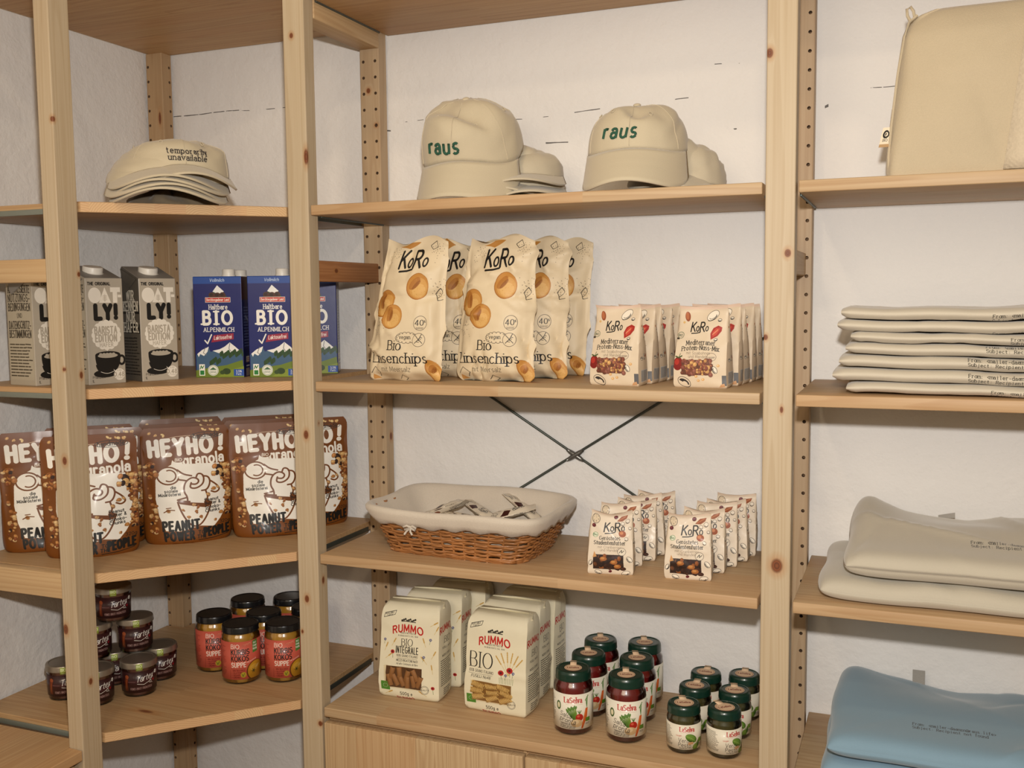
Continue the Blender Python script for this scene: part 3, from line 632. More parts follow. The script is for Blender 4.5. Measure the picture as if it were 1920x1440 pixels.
def d_trail():
    c = Canvas(76, 122, 5.5, (218, 203, 182)); koro(c, 25, 82, 17, 3, .14)
    c.ell(9, 106, 7, 9, (206, 188, 160)); c.ell(9, 106, 7, 9, (60, 52, 46), ring=.8)
    for k in range(12): c.ell(9+4.5*math.sin(k*2.1), 106+6*math.cos(k*1.7), .6, .6, (80, 68, 58))
    for x, y, r in ((6, 93, 3.6), (46, 112, 4)): c.ell(x, y, r, r*1.05, (88, 24, 30)); c.ell(x-1, y+1, r*.4, r*.4, (124, 50, 54))
    c.poly([(48, 103), (56, 112), (68, 113), (66, 107), (58, 102)], (140, 74, 40)); c.line([(52, 105), (64, 111)], 1.6, (180, 112, 70))
    for x, y, r in ((68, 101, 4), (59, 97, 3.4), (65, 69, 3.2), (72, 88, 2.6)): c.ell(x, y, r, r, (226, 216, 200)); c.ell(x, y, r, r, (110, 96, 82), ring=.7); c.ell(x+.5, y-.8, r*.7, r*.6, (92, 80, 68), ring=1, a0=190, a1=340)
    c.ell(58, 78, 6.6, 6, (150, 74, 34)); c.ell(56.5, 79.5, 3.4, 2.8, (196, 124, 76))
    c.ell(10, 76, 4.6, 4.2, (222, 224, 200)); c.ell(10, 76, 4.6, 4.2, (90, 130, 84), ring=.7); c.text("Bio", 10, 74.4, 3.6, (60, 96, 60), w=.2, al='c')
    c.text("Geröstetes", 36, 67, 6.8, BLK, w=.15, al='c', serif=True, ny=.6, maxw=37); c.text("Studentenfutter", 36, 58.5, 6.8, BLK, w=.16, al='c', serif=True, ny=.6, maxw=55)
    c.text("mit Cranberries", 36, 51.5, 4.4, (124, 110, 96), w=.09, al='c'); c.text("und Mandeln", 36, 46, 4.4, (124, 110, 96), w=.09, al='c')
    c.rect(9, 12, 60, 40, (44, 24, 14)); c.nuts(46, lambda r: (10+r.random()*49, 13+r.random()*26), [(50, 26, 16), (62, 32, 18), (34, 18, 12), (128, 72, 32), (90, 50, 24), (46, 22, 20)], (2.4, 5.2), 41)
    for x, y in ((26, 32), (50, 18), (44, 26)): c.ell(x, y, 6, 4.2, (158, 96, 44)); c.ell(x-1, y+1, 3.4, 2.2, (190, 132, 72))
    c.ell(57, 46, 7, 7, (222, 210, 190)); c.ell(57, 46, 7, 7, (96, 86, 76), ring=.7); c.line([(53, 44), (57, 49), (57, 44), (61, 48)], .9, BLK)
    sketchnut(c, 70, 32, 6, -50); sketchnut(c, 18, 6, 6, -20); sketchnut(c, 64, 5, 7, 15); c.ell(38, 8, 3, 2.4, (92, 22, 32), 30); c.poly([(8, 34), (10, 46), (15, 36)], (196, 142, 84)); sketchnut(c, 5, 24, 5, 70)
    c.rect(0, 117.5, 76, 122, (224, 204, 184))
    return c.image('trail_front')
def d_side(name, w, h, bg, seed, sk=True, bar=True):
    c = Canvas(w, h, 4, bg)
    r = random.Random(seed)
    if sk:
        for _ in range(5): sketchnut(c, w*r.uniform(.25, .75), h*r.uniform(.2, .85), r.uniform(3, 7), r.uniform(0, 180))
        for _ in range(4): c.ell(w*r.uniform(.2, .8), h*r.uniform(.3, .8), 2.4, 2, (150, 84, 50))
    if bar:
        c.rect(w*.2, h*.05, w*.9, h*.2, (200, 198, 194))
        for k in range(10): c.line([(w*(.24+.065*k), h*.06), (w*(.24+.065*k), h*.19)], 1.1, (50, 48, 50))
    return c.image(name)
PAS = (230, 222, 194)
def wheat(c, x, y, l, a, col=(196, 158, 84)):
    dx, dy = math.cos(math.radians(a)), math.sin(math.radians(a))
    c.line([(x, y), (x+dx*l*.6, y+dy*l*.6), (x+dx*l, y+dy*l*.96)], .8, (206, 178, 110))
    for k in range(5): t = .62+.09*k; c.ell(x+dx*l*t, y+dy*l*t, 2.6, 1.3, col, a)
def poppy(c, x, y, r):
    c.line([(x, y), (x+1, y-12)], .8, (96, 120, 70)); c.ell(x, y, r, r*.85, (176, 36, 34)); c.ell(x-.5, y, r*.5, r*.4, (120, 20, 24)); c.ell(x, y, r*.22, r*.2, (40, 24, 30))
def corn(c, x, y): 
    c.line([(x, y), (x-2, y-9)], .7, (110, 130, 90))
    for k in range(6): c.ell(x+2*math.cos(k), y+2*math.sin(k), 1.2, .9, (70, 74, 130))
def rummo_base(w, h, full):
    c = Canvas(w, h, 4.2, PAS)
    c.text("RUMMO", w*.48, h*.725, 14, (186, 36, 30), w=.2, al='c', warp=arc_warp(.0052), maxw=w*.52)
    c.line([(w*.36, h*.83), (w*.44, h*.835), (w*.60, h*.83)], 1.4, BLK)
    for k in range(9): c.ell(w*.37+k*w*.028, h*.84+(k % 3)*1.6, 2.2, 2.0, (54, 50, 42))
    c.text("MAESTRI PASTAI", w*.48, h*.70, 3.2, BLK, w=.12, al='c'); c.text("IN BENEVENTO DAL 1846", w*.48, h*.672, 2.8, BLK, w=.1, al='c')
    P = [(w*.05, h*.855), (w*.24, h*.895), (w*.25, h*.955-4), (w*.06, h*.90)]
    c.line(P+[P[0]], .9, BLK); c.text("RICICLABILE", w*.145, h*.895, 3.2, BLK, w=.14, al='c', rot=12, maxw=w*.15); c.text("CARTA", w*.15, h*.873, 3, BLK, w=.14, al='c', rot=12)
    return c
def d_rummo(kind):
    w, h = 130, 190
    c = rummo_base(w, h, True)
    if kind == 'integrale':
        c.text("BIO", w*.47, h*.575, 14, BLK, w=.1, al='c', serif=True, ny=.5, sx=.85); c.text("INTEGRALE", w*.47, h*.495, 13, BLK, w=.12, al='c', sx=.5, gap=.12, maxw=w*.38)
        c.text("100% GRANO ITALIANO", w*.47, h*.455, 4.6, (60, 54, 46), w=.11, al='c', maxw=w*.36); c.line([(w*.3, h*.44), (w*.64, h*.44)], .4, BLK)
        c.text("MEZZI RIGATONI No51", w*.47, h*.405, 4.4, BLK, w=.12, al='c', maxw=w*.36); c.text("Ad alto Contenuto di Fibre", w*.47, h*.37, 3.8, BLK, w=.09, al='c', slant=.2, maxw=w*.36)
        for x, y, a in ((.08, .50, 70), (.2, .56, 60), (.78, .58, 110), (.88, .46, 60), (.8, .4, 130), (.9, .3, 100), (.1, .42, 40), (.92, .72, 60), (.85, .8, 30), (.1, .04, 25), (.8, .06, 150)): wheat(c, w*x, h*y, 17, a)
        poppy(c, w*.22, h*.5, 4.5); poppy(c, w*.9, h*.13+4, 4); corn(c, w*.86, h*.66); corn(c, w*.75, h*.47); corn(c, w*.08, h*.62)
        win = (w*.12, h*.12, w*.72, h*.345)
    else:
        c.text("BIO", w*.27, h*.46, 30, BLK, w=.085, al='c', serif=True, ny=.4, sx=.8, maxw=w*.4)
        c.text("100% GRANO ITALIANO", w*.27, h*.41, 5.2, (60, 54, 46), w=.11, al='c', maxw=w*.42); c.line([(w*.06, h*.395), (w*.46, h*.395)], .4, BLK)
        c.text("FUSILLI No48", w*.27, h*.355, 5.4, BLK, w=.12, al='c', slant=.15, maxw=w*.32)
        for a in (128, 112, 95, 80, 64, 50): wheat(c, w*.72, h*.42, 44, a)
        poppy(c, w*.60, h*.44, 6); poppy(c, w*.74, h*.475, 6.5); corn(c, w*.68, h*.42); corn(c, w*.80, h*.45)
        for k in range(9): c.line([(w*.58+k*3.4, h*.33), (w*.575+k*3.6, h*.39)], .7, (110, 128, 80))
        win = (w*.14, h*.12, w*.77, h*.32)
    c.rect(win[0], win[1], win[2], win[3], (82, 52, 30) if kind == 'integrale' else (132, 96, 48))
    c.rect(w*.04, h*.085, w*.19, h*.175, (78, 132, 44))
    for k in range(10): a = k*.628; c.ell(w*.115+5*math.cos(a), h*.13+3.6*math.sin(a), .5, .5, WHT)
    c.ell(w*.77, h*.125, 8.6, 8.6, PAS); c.ell(w*.77, h*.125, 8.4, 8.4, (90, 84, 74), ring=.7); c.ell(w*.77, h*.125, 6.6, 6.6, (90, 84, 74), ring=.5); c.text("QUALITA", w*.77, h*.118, 3, (70, 66, 58), w=.14, al='c')
    c.text("500g e", w*.46, h*.045, 6, BLK, w=.15, al='c'); c.text("RUMMO", w*.44, -4, 8, (176, 40, 34), w=.2, al='c')
    return c.image('pasta_front_'+kind), win
def d_rummo_side():
    w, h = 62, 190; c = Canvas(w, h, 3.6, PAS)
    c.text("RUMMO", w*.5, h*.74, 12, (186, 36, 30), w=.2, al='c', maxw=w*.86, warp=arc_warp(.006)); c.text("BIO", w*.55, h*.61, 13, BLK, w=.1, al='c', serif=True, ny=.5)
    c.text("FUSILLI No48", w*.5, h*.55, 4.2, BLK, w=.12, al='c', maxw=w*.7); c.text("MODO D'USO", w*.5, h*.47, 4, BLK, w=.16, al='c'); c.micro(w*.12, h*.16, w*.92, h*.45, 3.6, (84, 78, 66), 8); c.micro(w*.3, h*.05, w*.8, h*.14, 3.4, BLK, 9)
    return c.image('pasta_side')
def d_salsa():
    w, h = 150, 62; c = Canvas(w, h, 5, (232, 226, 208)); m = 75   # middle of the wrapped label
    c.text("LaSelva", m-3, 47, 9.4, (176, 30, 30), w=.18, al='c', serif=True, ny=.55, maxw=32)
    c.line([(m-16, 44), (m+14, 44)], .4, (190, 150, 130))
    for k in range(7): c.line([(m+2+k*.5, 13+k*.6), (m-14+k*2.4, 31+k*1.1)], 1.9, (66+k*7, 104+k*6, 38+k*2))
    for k in range(7): c.ell(m-14+k*2.6, 33+k*.9+(k % 2)*2, 1.7, 3.4, (84, 122, 46), 30-k*8)
    c.ell(m+8, 21, 7, 6.4, (178, 34, 24)); c.ell(m+6, 23, 2.5, 2, (214, 96, 70))
    for k in range(5): c.line([(m+8, 27), (m+4+k*2, 33)], .8, (80, 110, 50))
    c.ell(m+3, 11, 10.5, 7, (222, 190, 142)); c.ell(m+1, 13, 6, 4, (238, 214, 172))
    c.poly([(m+11, 1), (m+14, 14), (m+20, 36), (m+25, 36), (m+23, 20), (m+14, 1)], (208, 92, 34)); c.line([(m+13.5, 6), (m+21, 32)], 1, (232, 134, 70))
    for k in range(4): c.line([(m+23, 36), (m+20+k*1.6, 52+k*2)], .8, (66, 112, 40)); c.ell(m+20+k*1.8, 50+k*2.4, 1.4, 1, (80, 124, 46))
    c.text("Salsa", m-28, 24, 7.6, BLK, w=.09, slant=.1, rot=-14); c.text("pronta", m-28, 15, 7.6, BLK, w=.09, slant=.1, rot=-12)
    c.text("Tomatensauce mit Gemüse", m-27, 9, 3.2, (60, 56, 48), w=.09, rot=-4, maxw=28); c.text("verfeinert mit Karotten", m-27, 5.4, 3, (60, 56, 48), w=.09, rot=-4, maxw=28); c.text("traditionell gekocht", m-27, 2.2, 3, (60, 56, 48), w=.09, rot=-3, maxw=27)
    c.rect(m+20, 12, m+30, 19, (92, 140, 40)); c.micro(m+20, 6, m+30, 11, 1.6, (70, 66, 58), 3)
    c.ell(m-31, 40, 5, 8, (70, 92, 48)); c.ell(m-31, 40, 3, 5, (216, 206, 170)); c.micro(m+38, 6, m+64, 56, 2.2, (90, 84, 74), 5); c.micro(4, 6, m-40, 56, 2.2, (90, 84, 74), 6)
    return c.image('salsa_label')
def d_pesto():
    w, h = 130, 42; c = Canvas(w, h, 5.5, (228, 220, 200)); m = 65
    c.text("LaSelva", m+1, 30.5, 7.6, (176, 30, 30), w=.18, al='c', serif=True, ny=.55, maxw=25); c.line([(m-10, 28.4), (m+12, 28.4)], .35, (190, 150, 130))
    c.ell(m+8, 19, 11, 6.5, (78, 114, 38), -28); c.ell(m+7, 20.5, 9, 4.4, (104, 140, 52), -28); c.line([(m-1, 23), (m+8, 19), (m+18, 11)], .7, (150, 176, 92)); c.line([(m+18, 11), (m+20, 3)], 1.2, (96, 130, 48))
    c.ell(m+16, 4, 6, 5, (104, 142, 46), 40); c.ell(m+15, 5, 4, 3, (130, 164, 64), 40); c.ell(m+22, 9, 2.6, 6, (70, 108, 36), -12)
    c.text("Verde", m-14, 13, 6.4, BLK, w=.09, rot=-5); c.text("Pesto", m-14, 5.4, 6.4, BLK, w=.09, rot=-5); c.text("Basilikum-Pesto", m-12, 1.4, 2.4, (60, 56, 48), w=.1)
    c.text("Vegan", m-18, 22, 2.6, (176, 70, 60), w=.12, rot=4); c.poly([(m+2, 8), (m+12, 9), (m+11, 13), (m+3, 12.6)], (210, 160, 116))
    c.rect(m+23, 10, m+32, 17, (120, 156, 52)); c.micro(m+23, 4, m+32, 9, 1.3, (70, 66, 58), 3); c.micro(m+36, 4, m+58, 38, 1.8, (96, 90, 78), 5); c.micro(6, 4, m-24, 38, 1.8, (96, 90, 78), 6)
    return c.image('pesto_label')
def d_soup():
    w, h = 180, 76; c = Canvas(w, h, 4.6, (200, 92, 74)); m = 90
    c.text("BIO", m-24, 63, 8, (240, 214, 200), w=.14, rot=-2); c.text("KÜRBIS", m-24, 50, 10, BLK, w=.17, sx=.78, gap=.12, maxw=38); c.text("KOKOS", m-24, 37, 10, BLK, w=.17, sx=.78, gap=.12, maxw=35); c.text("SUPPE", m-24, 25, 9, (240, 220, 206), w=.19, sx=.74, gap=.12, maxw=29)
    c.poly([(m-2, 66), (m+15, 69), (m+15, 73), (m-2, 69)], (226, 140, 112)); c.text("demeter", m+6.5, 67.6, 3.4, (150, 40, 30), w=.14, al='c', rot=10)
    c.line([(m-26, 22), (m+4, 22)], .5, (120, 40, 30)); c.line([(m-27, 2), (m-27, 20)], .5, (120, 40, 30))
    for k, t in enumerate(("- 100% ÖKOLOGISCH", "- GLUTENFREI", "- VEGAN", "- CREMIG")): c.text(t, m-24, 17-k*4.6, 2.8, (110, 30, 24), w=.16, maxw=26)
    c.poly([(m+19, 50), (m+31, 52), (m+31, 76), (m+19, 74)], (76, 126, 54))
    for k, t in enumerate(("BIO", "OHNE", "PLASTIK")): c.text(t, m+25, 68-k*6, 3.4, WHT, w=.18, al='c', maxw=10)
    c.ell(m+26, 14, 21, 21, (110, 60, 22)); c.ell(m+27, 14, 19.5, 19.5, (206, 152, 40)); c.ell(m+22, 20, 10, 7, (220, 174, 66)); c.ell(m+30, 22, 6, 2, (232, 200, 120), 30)
    for a in range(0, 360, 60): c.line([(m+20, 14), (m+20+4*math.cos(a*.01745), 14+4*math.sin(a*.01745))], 1.2, (44, 54, 30))
    c.ell(m-1, 9, 5.6, 5.6, (204, 180, 60)); c.line([(m-4, 11), (m-2, 6), (m+1, 12)], 1, (70, 110, 44)); c.text("cremige Suppe mit Kokosmilch", m+6, 32, 2.4, (240, 214, 200), w=.1, rot=14, maxw=22)
    c.micro(8, 8, m-36, 68, 2.6, (150, 56, 44), 4); c.micro(m+52, 8, w-8, 68, 2.6, (150, 56, 44), 5)
    return c.image('soup_label')
def d_spread():
    w, h = 160, 42; c = Canvas(w, h, 5.2, (54, 24, 24)); m = 80
    c.line([(m-26, 22), (m-8, 22.6), (m+26, 24)], 5, (66, 30, 32)); c.text("Tartex", m-10, 21, 11.5, WHT, w=.085, slant=.38, rot=9, sx=.82, gap=.08)
    c.line([(m-8, 18), (m+4, 15.5), (m+15, 20), (m+22, 27), (m+21, 30)], .9, WHT); c.ell(m+17, 19, 2.6, 2, WHT, 20, ring=.7); c.line([(m+16, 17), (m+22, 16)], .7, WHT)
    c.ell(m+31, 35, 3.6, 3.8, (232, 228, 216)); c.line([(m+29.5, 35), (m+31, 33.5), (m+32.5, 37)], .9, (70, 60, 50)); c.ell(m+24, 21, 2.2, 2.4, (150, 20, 34))
    c.text("FEINES BROT FRÜHSTÜCK", m, 6.5, 4.2, (206, 170, 164), w=.12, al='c', rot=2, maxw=42); c.line([(m-26, 22), (m-12, 22)], .4, (170, 140, 136))
    c.poly([(m-34, 4), (m-26, 4), (m-27, 20), (m-24, 34), (m-30, 36), (m-34, 24)], (110, 48, 24)); c.ell(m-28, 32, 4, 4, (150, 74, 38)); c.line([(m-31, 8), (m-29, 26)], 1.4, (160, 84, 44))
    c.micro(8, 6, m-44, 36, 2.2, (150, 120, 116), 4); c.micro(m+40, 6, w-8, 36, 2.2, (150, 120, 116), 5)
    return c.image('spread_label')
def d_mail(w, h, x, y, th, rot=0, alpha=True):
    c = Canvas(w, h, 3.6, (40, 36, 26), alpha=True)
    c.text("From: <mailer-daemon@raus.life>", x, y+th*1.45, th, (30, 30, 24), w=.15, mono=.74, serif=True, rot=rot); c.text("Subject: Recipient not found", x, y, th, (30, 30, 24), w=.15, mono=.74, serif=True, rot=rot)
    return c.image('mail_print')
def d_sticker():
    c = Canvas(30, 30, 6, (226, 194, 160)); c.ell(15, 15, 13.4, 13.4, (150, 94, 70), ring=.6); c.text("LaSelva", 15, 12.5, 5.6, (120, 34, 26), w=.16, al='c', serif=True, maxw=20); return c.image('lid_sticker')
def d_seal():
    c = Canvas(14, 12, 8, (148, 164, 62)); c.text("BIO", 7, 5, 5, (216, 222, 170), w=.2, al='c'); c.micro(2, 1, 12, 4, 1.3, (206, 214, 160), 2); return c.image('lid_seal')
def d_wrapper():
    c = Canvas(110, 34, 5, (214, 202, 182)); koro(c, 64, 10, 11, 0, .16); c.ell(22, 17, 9, 9, (80, 72, 64), ring=.8); c.text("38g", 22, 14, 6, BLK, w=.14, al='c'); c.poly([(36, 2), (46, 14), (60, 10), (52, 0)], (60, 26, 22)); c.ell(40, 28, 8, 4, (120, 66, 40))
    c.micro(70, 24, 104, 32, 2.6, BLK, 4); c.micro(4, 2, 34, 8, 2, BLK, 5); return c.image('bar_wrapper')
def d_tag():
    c = Canvas(16, 26, 8, (226, 212, 186)); c.ell(8, 17, 5.4, 5.4, BLK); c.ell(8.6, 17, 3, 3, (226, 212, 186)); c.text("e", 8.2, 15.4, 4.4, BLK, w=.2, al='c'); c.text("BIO", 8, 7.5, 3.4, BLK, w=.14, al='c', rot=90 if 0 else 0); c.rect(0, 0, 16, 4, (176, 142, 100)); return c.image('side_tag')
# ------------------------------------------------------------------ soft goods
def recalc(o, smooth=True, ang=60):
    me = o.data; bm = bmesh.new(); bm.from_mesh(me)
    bmesh.ops.recalc_face_normals(bm, faces=bm.faces)
    for e in bm.edges:
        if len(e.link_faces) == 2 and e.calc_face_angle(0) > math.radians(ang): e.smooth = False
    for f in bm.faces: f.smooth = smooth
    bm.to_mesh(me); bm.free()
    return o
def creases(seed, n, w, h, amp, wd, ln=.5, z0=0.0):
    r = np.random.default_rng(seed)
    cx = r.uniform(-w/2, w/2, n); cz = r.uniform(z0, h, n); an = r.uniform(0, math.pi, n); A = r.normal(0, amp, n); L = r.uniform(.3, 1, n)*ln*w; D = r.uniform(.5, 1.5, n)*wd
    def g(x, z):
        x = np.asarray(x)[..., None]; z = np.asarray(z)[..., None]
        dx = x-cx; dz = z-cz; s = dx*np.cos(an)+dz*np.sin(an); d = -dx*np.sin(an)+dz*np.cos(an)
        return (A*np.exp(-np.abs(d)/D)*np.exp(-(s/L)**2)).sum(-1)
    return g
def softbag(name, rows, mats, parent=None, slots=(0, 1, 2, 1, 2, 2), nF=18, nS=7, nt=30, seed=0, amp=1.2, wd=6, ncr=26, end=None, loc=None, rot=None, axes=0, ln=.5, lensp=.8, uvx=False):
    """closed soft body: cross-sections between a box, an oval and a pinched lens, lofted upwards, with creases"""
    R = np.array(rows, float)
    t = np.linspace(0, 1, nt)
    P = [np.interp(t, R[:, 0], R[:, i]) for i in range(R.shape[1])]
    for i in range(1, R.shape[1]):
        q = P[i].copy(); q[1:-1] = .25*P[i][:-2]+.5*P[i][1:-1]+.25*P[i][2:]; P[i] = q
    _, Z, A, B, K, Ln, DX, DY = P[:8]
    ring = [(-1+2*i/nF, -1.0, 0) for i in range(nF)]+[(1.0, -1+2*i/nS, 1) for i in range(nS)]+[(1-2*i/nF, 1.0, 2) for i in range(nF)]+[(-1.0, 1-2*i/nS, 3) for i in range(nS)]
    m = len(ring); rp = np.array([r[0] for r in ring]); rq = np.array([r[1] for r in ring])
    wmax = A.max(); H = Z.max()
    g = creases(seed, ncr, 2*wmax, H, amp, wd, ln); g2 = creases(seed+91, ncr, 2*wmax, H, amp, wd, ln)
    V = np.zeros((nt, m, 3))
    for j in range(nt):
        k = K[j]
        x = A[j]*rp*np.sqrt(1-k*rq**2/2); y = B[j]*rq*np.sqrt(1-k*rp**2/2)
        y = y*(1-Ln[j]+Ln[j]*np.maximum(0, 1-np.abs(rp)**2.2)**lensp)
        c = np.where(rq < 0, g(x, np.full(m, Z[j])), g2(x, np.full(m, Z[j])))
        nx = rp*np.abs(rp)**3; ny = rq*np.abs(rq)**3; nn = np.sqrt(nx**2+ny**2)+1e-6
        ed = min(1, B[j]/6.0)*(1 if end is None else end(t[j]))
        V[j, :, 0] = x+DX[j]+nx/nn*c*ed*.7; V[j, :, 1] = y+DY[j]+ny/nn*c*ed; V[j, :, 2] = Z[j]
    V = V.reshape(-1, 3)
    F = []; FM = []; UV = []
    for j in range(nt-1):
        v0, v1 = (Z[j]-Z[0])/(Z[-1]-Z[0]), (Z[j+1]-Z[0])/(Z[-1]-Z[0])
        for i in range(m):
            i2 = (i+1) % m; sd = ring[i][2]
            F.append((j*m+i, j*m+i2, (j+1)*m+i2, (j+1)*m+i)); FM.append(slots[sd])
            if sd in (0, 2): n_, off = nF, (0 if sd == 0 else nF+nS)
            else: n_, off = nS, (nF if sd == 1 else 2*nF+nS)
            u0 = (i-off)/n_; u1 = (i-off+1)/n_
            if uvx and sd != 2:
                UV += [(.5+(V[b][0]-DX[c_])/(2*A[c_]), w_) for b, c_, w_ in ((j*m+i, j, v0), (j*m+i2, j, v0), ((j+1)*m+i2, j+1, v1), ((j+1)*m+i, j+1, v1))]
            else: UV += [(u0, v0), (u1, v0), (u1, v1), (u0, v1)]
    F.append(list(range(m))[::-1]); FM.append(slots[4]); UV += [(.5, .5)]*m
    F.append([(nt-1)*m+i for i in range(m)]); FM.append(slots[5]); UV += [(.5, .5)]*m
    if axes == 1:   # lofted along x: thickness p -> z, depth q -> y
        V = np.stack([V[:, 2], V[:, 1], V[:, 0]], 1)
        UV = [(b, a) for a, b in UV]
    o = mesh(name, V, F, mats, parent, fmat=FM, uv=UV, loc=loc, rot=rot)
    return recalc(o)
def heap(name, cx, cy, a, b, zf, mats, thick=6.0, n=44, parent=None, uvbox=None, seed=0, amp=2.6, pw=10, dr=.5):
    """folded garment: a footprint with rounded edges, zf(x, y) its top above the local base"""
    V = []; F = []; UV = []
    g = creases(seed, 16, 2*a, 2*b, amp, 14, .7, -b)
    us = np.sin(np.linspace(-1, 1, n)*math.pi/2*.98)/math.sin(math.pi/2*.98)
    for s in (1, 0):
        for v in us:
            for u in us:
                e = max(0.0, (1-abs(u)**pw)*(1-abs(v)**pw))**dr
                sh = 1-.03*(abs(u*v)**6)
                x = cx+a*u*sh+2.0*math.sin(v*5+seed); y = cy+b*v*sh+1.5*math.sin(u*6+seed)
                h = zf(x, y)+float(g(u*a, v*b))
                mid = min(h*.45, 26)
                V.append((x, y, mid+(h-mid)*e if s else mid-mid*e))
                UV.append(((x-uvbox[0])/(uvbox[2]-uvbox[0]), (y-uvbox[1])/(uvbox[3]-uvbox[1])) if uvbox else (0, 0))
    N2 = n*n; luv = []
    def q(*ix):
        F.append(ix)
        for i in ix: luv.append(UV[i] if i < N2 else (-1, -1))
    for j in range(n-1):
        for i in range(n-1):
            q(j*n+i, j*n+i+1, (j+1)*n+i+1, (j+1)*n+i); q(N2+j*n+i, N2+(j+1)*n+i, N2+(j+1)*n+i+1, N2+j*n+i+1)
    for i in range(n-1):
        q(i, N2+i, N2+i+1, i+1); q((n-1)*n+i, (n-1)*n+i+1, N2+(n-1)*n+i+1, N2+(n-1)*n+i)
        q(i*n, (i+1)*n, N2+(i+1)*n, N2+i*n); q(i*n+n-1, N2+i*n+n-1, N2+(i+1)*n+n-1, (i+1)*n+n-1)
    o = mesh(name, V, F, mats, parent, uv=luv)
    return recalc(o, ang=80)

# ------------------------------------------------------------------ the setting
wall_back = mesh('wall_back', [(-575, 6, -5), (2600, 6, -5), (2600, 6, 2900), (-575, 6, 2900), (-575, 90, -5), (2600, 90, -5), (2600, 90, 2900), (-575, 90, 2900)],
    [(0, 1, 2, 3), (5, 4, 7, 6), (1, 5, 6, 2), (4, 0, 3, 7), (3, 2, 6, 7), (4, 5, 1, 0)],
    plaster('white_plaster_back', 0, [(-530, -350, 1664, 0, 1.5, .40), (-345, -205, 1662.5, -.01, 1.0, .47), (366, 412, 1547, -.03, 1.5, .34), (425, 476, 1600, .07, 1.1, .36), (296, 372, 1597, .01, .8, .5),
                                      (40, 110, 1610, .02, .7, .54), (620, 645, 1608, .05, 1.0, .5), (722, 760, 1548, 0, 1.6, .55), (690, 760, 1666, -.03, .9, .55), (8, 26, 1597, -.15, 2.0, .3), (885, 891, 1574, .4, 3.0, .2), (960, 1020, 1601, .02, .8, .55)]), kind='structure')
wall_left = mesh('wall_left', [(-575, 90, -5), (-575, -2600, -5), (-575, -2600, 2900), (-575, 90, 2900), (-650, 90, -5), (-650, -2600, -5), (-650, -2600, 2900), (-650, 90, 2900)],
    [(1, 0, 3, 2), (4, 5, 6, 7), (0, 4, 7, 3), (5, 1, 2, 6), (2, 3, 7, 6), (5, 4, 0, 1)], plaster('white_plaster_left', 1, [(-430, -250, 1600, 0, .7, .6)]), kind='structure')
floor = mesh('floor', [(-650, -3200, 0), (2600, -3200, 0), (2600, 90, 0), (-650, 90, 0), (-650, -3200, -60), (2600, -3200, -60), (2600, 90, -60), (-650, 90, -60)],
    [(0, 1, 2, 3), (7, 6, 5, 4), (0, 4, 5, 1), (1, 5, 6, 2), (2, 6, 7, 3), (3, 7, 4, 0)], wood('floor_boards', 'X', .14, (0.33, 0.22, 0.13), (0.2, 0.12, 0.06)), kind='structure')

# ------------------------------------------------------------------ shelving of pine
HOLE_IN = plain('drilled_hole', (0.16, 0.09, 0.045), .9)
W_POST = wood('pine_post', 'Z', 0, (0.499, 0.394, 0.261), (0.374, 0.261, 0.142), contrast=.8)
W_REAR = wood('pine_rear_post', 'Z', 0, (0.468, 0.340, 0.214), (0.335, 0.207, 0.109), contrast=.8)
W_SHELF = wood('pine_shelf', 'X', .058, (0.500, 0.356, 0.207), (0.339, 0.198, 0.090), kdens=.07)
W_CORN = wood('pine_corner_shelf', 'X', .052, (0.487, 0.317, 0.162), (0.331, 0.176, 0.072), kdens=.10)
W_TOP = wood('pine_top_board', 'X', .052, (0.522, 0.326, 0.153), (0.348, 0.176, 0.068), kdens=.26, contrast=1.2)
W_LEFT = wood('pine_left_shelf', 'Y', .058, (0.487, 0.317, 0.162), (0.331, 0.176, 0.072), kdens=.08)
W_RAILY = wood('pine_rail', 'Y', 0, (0.539, 0.370, 0.198), (0.392, 0.229, 0.099), contrast=.9)
W_RAILX = wood('pine_rail_across', 'X', 0, (0.539, 0.370, 0.198), (0.392, 0.229, 0.099), contrast=.9)
W_RAIL_SHADE = wood('shaded_pine_rail', 'Y', 0, (0.42, 0.19, 0.075), (0.27, 0.10, 0.035), knots=((12, -195, 1302, 5, 1.4),))  # pine rail with its shade put into a reddish-brown colour
W_DOOR = wood('pine_door', 'Z', .062, (0.539, 0.387, 0.221), (0.365, 0.220, 0.104), contrast=1.2)
W_END = endgrain('pine_end_grain')
STEEL = plain('dark_green_steel', (0.085, 0.095, 0.082), .45, .6)
RAILM = plain('grey_green_rail', (0.20, 0.215, 0.18), .5, .3)

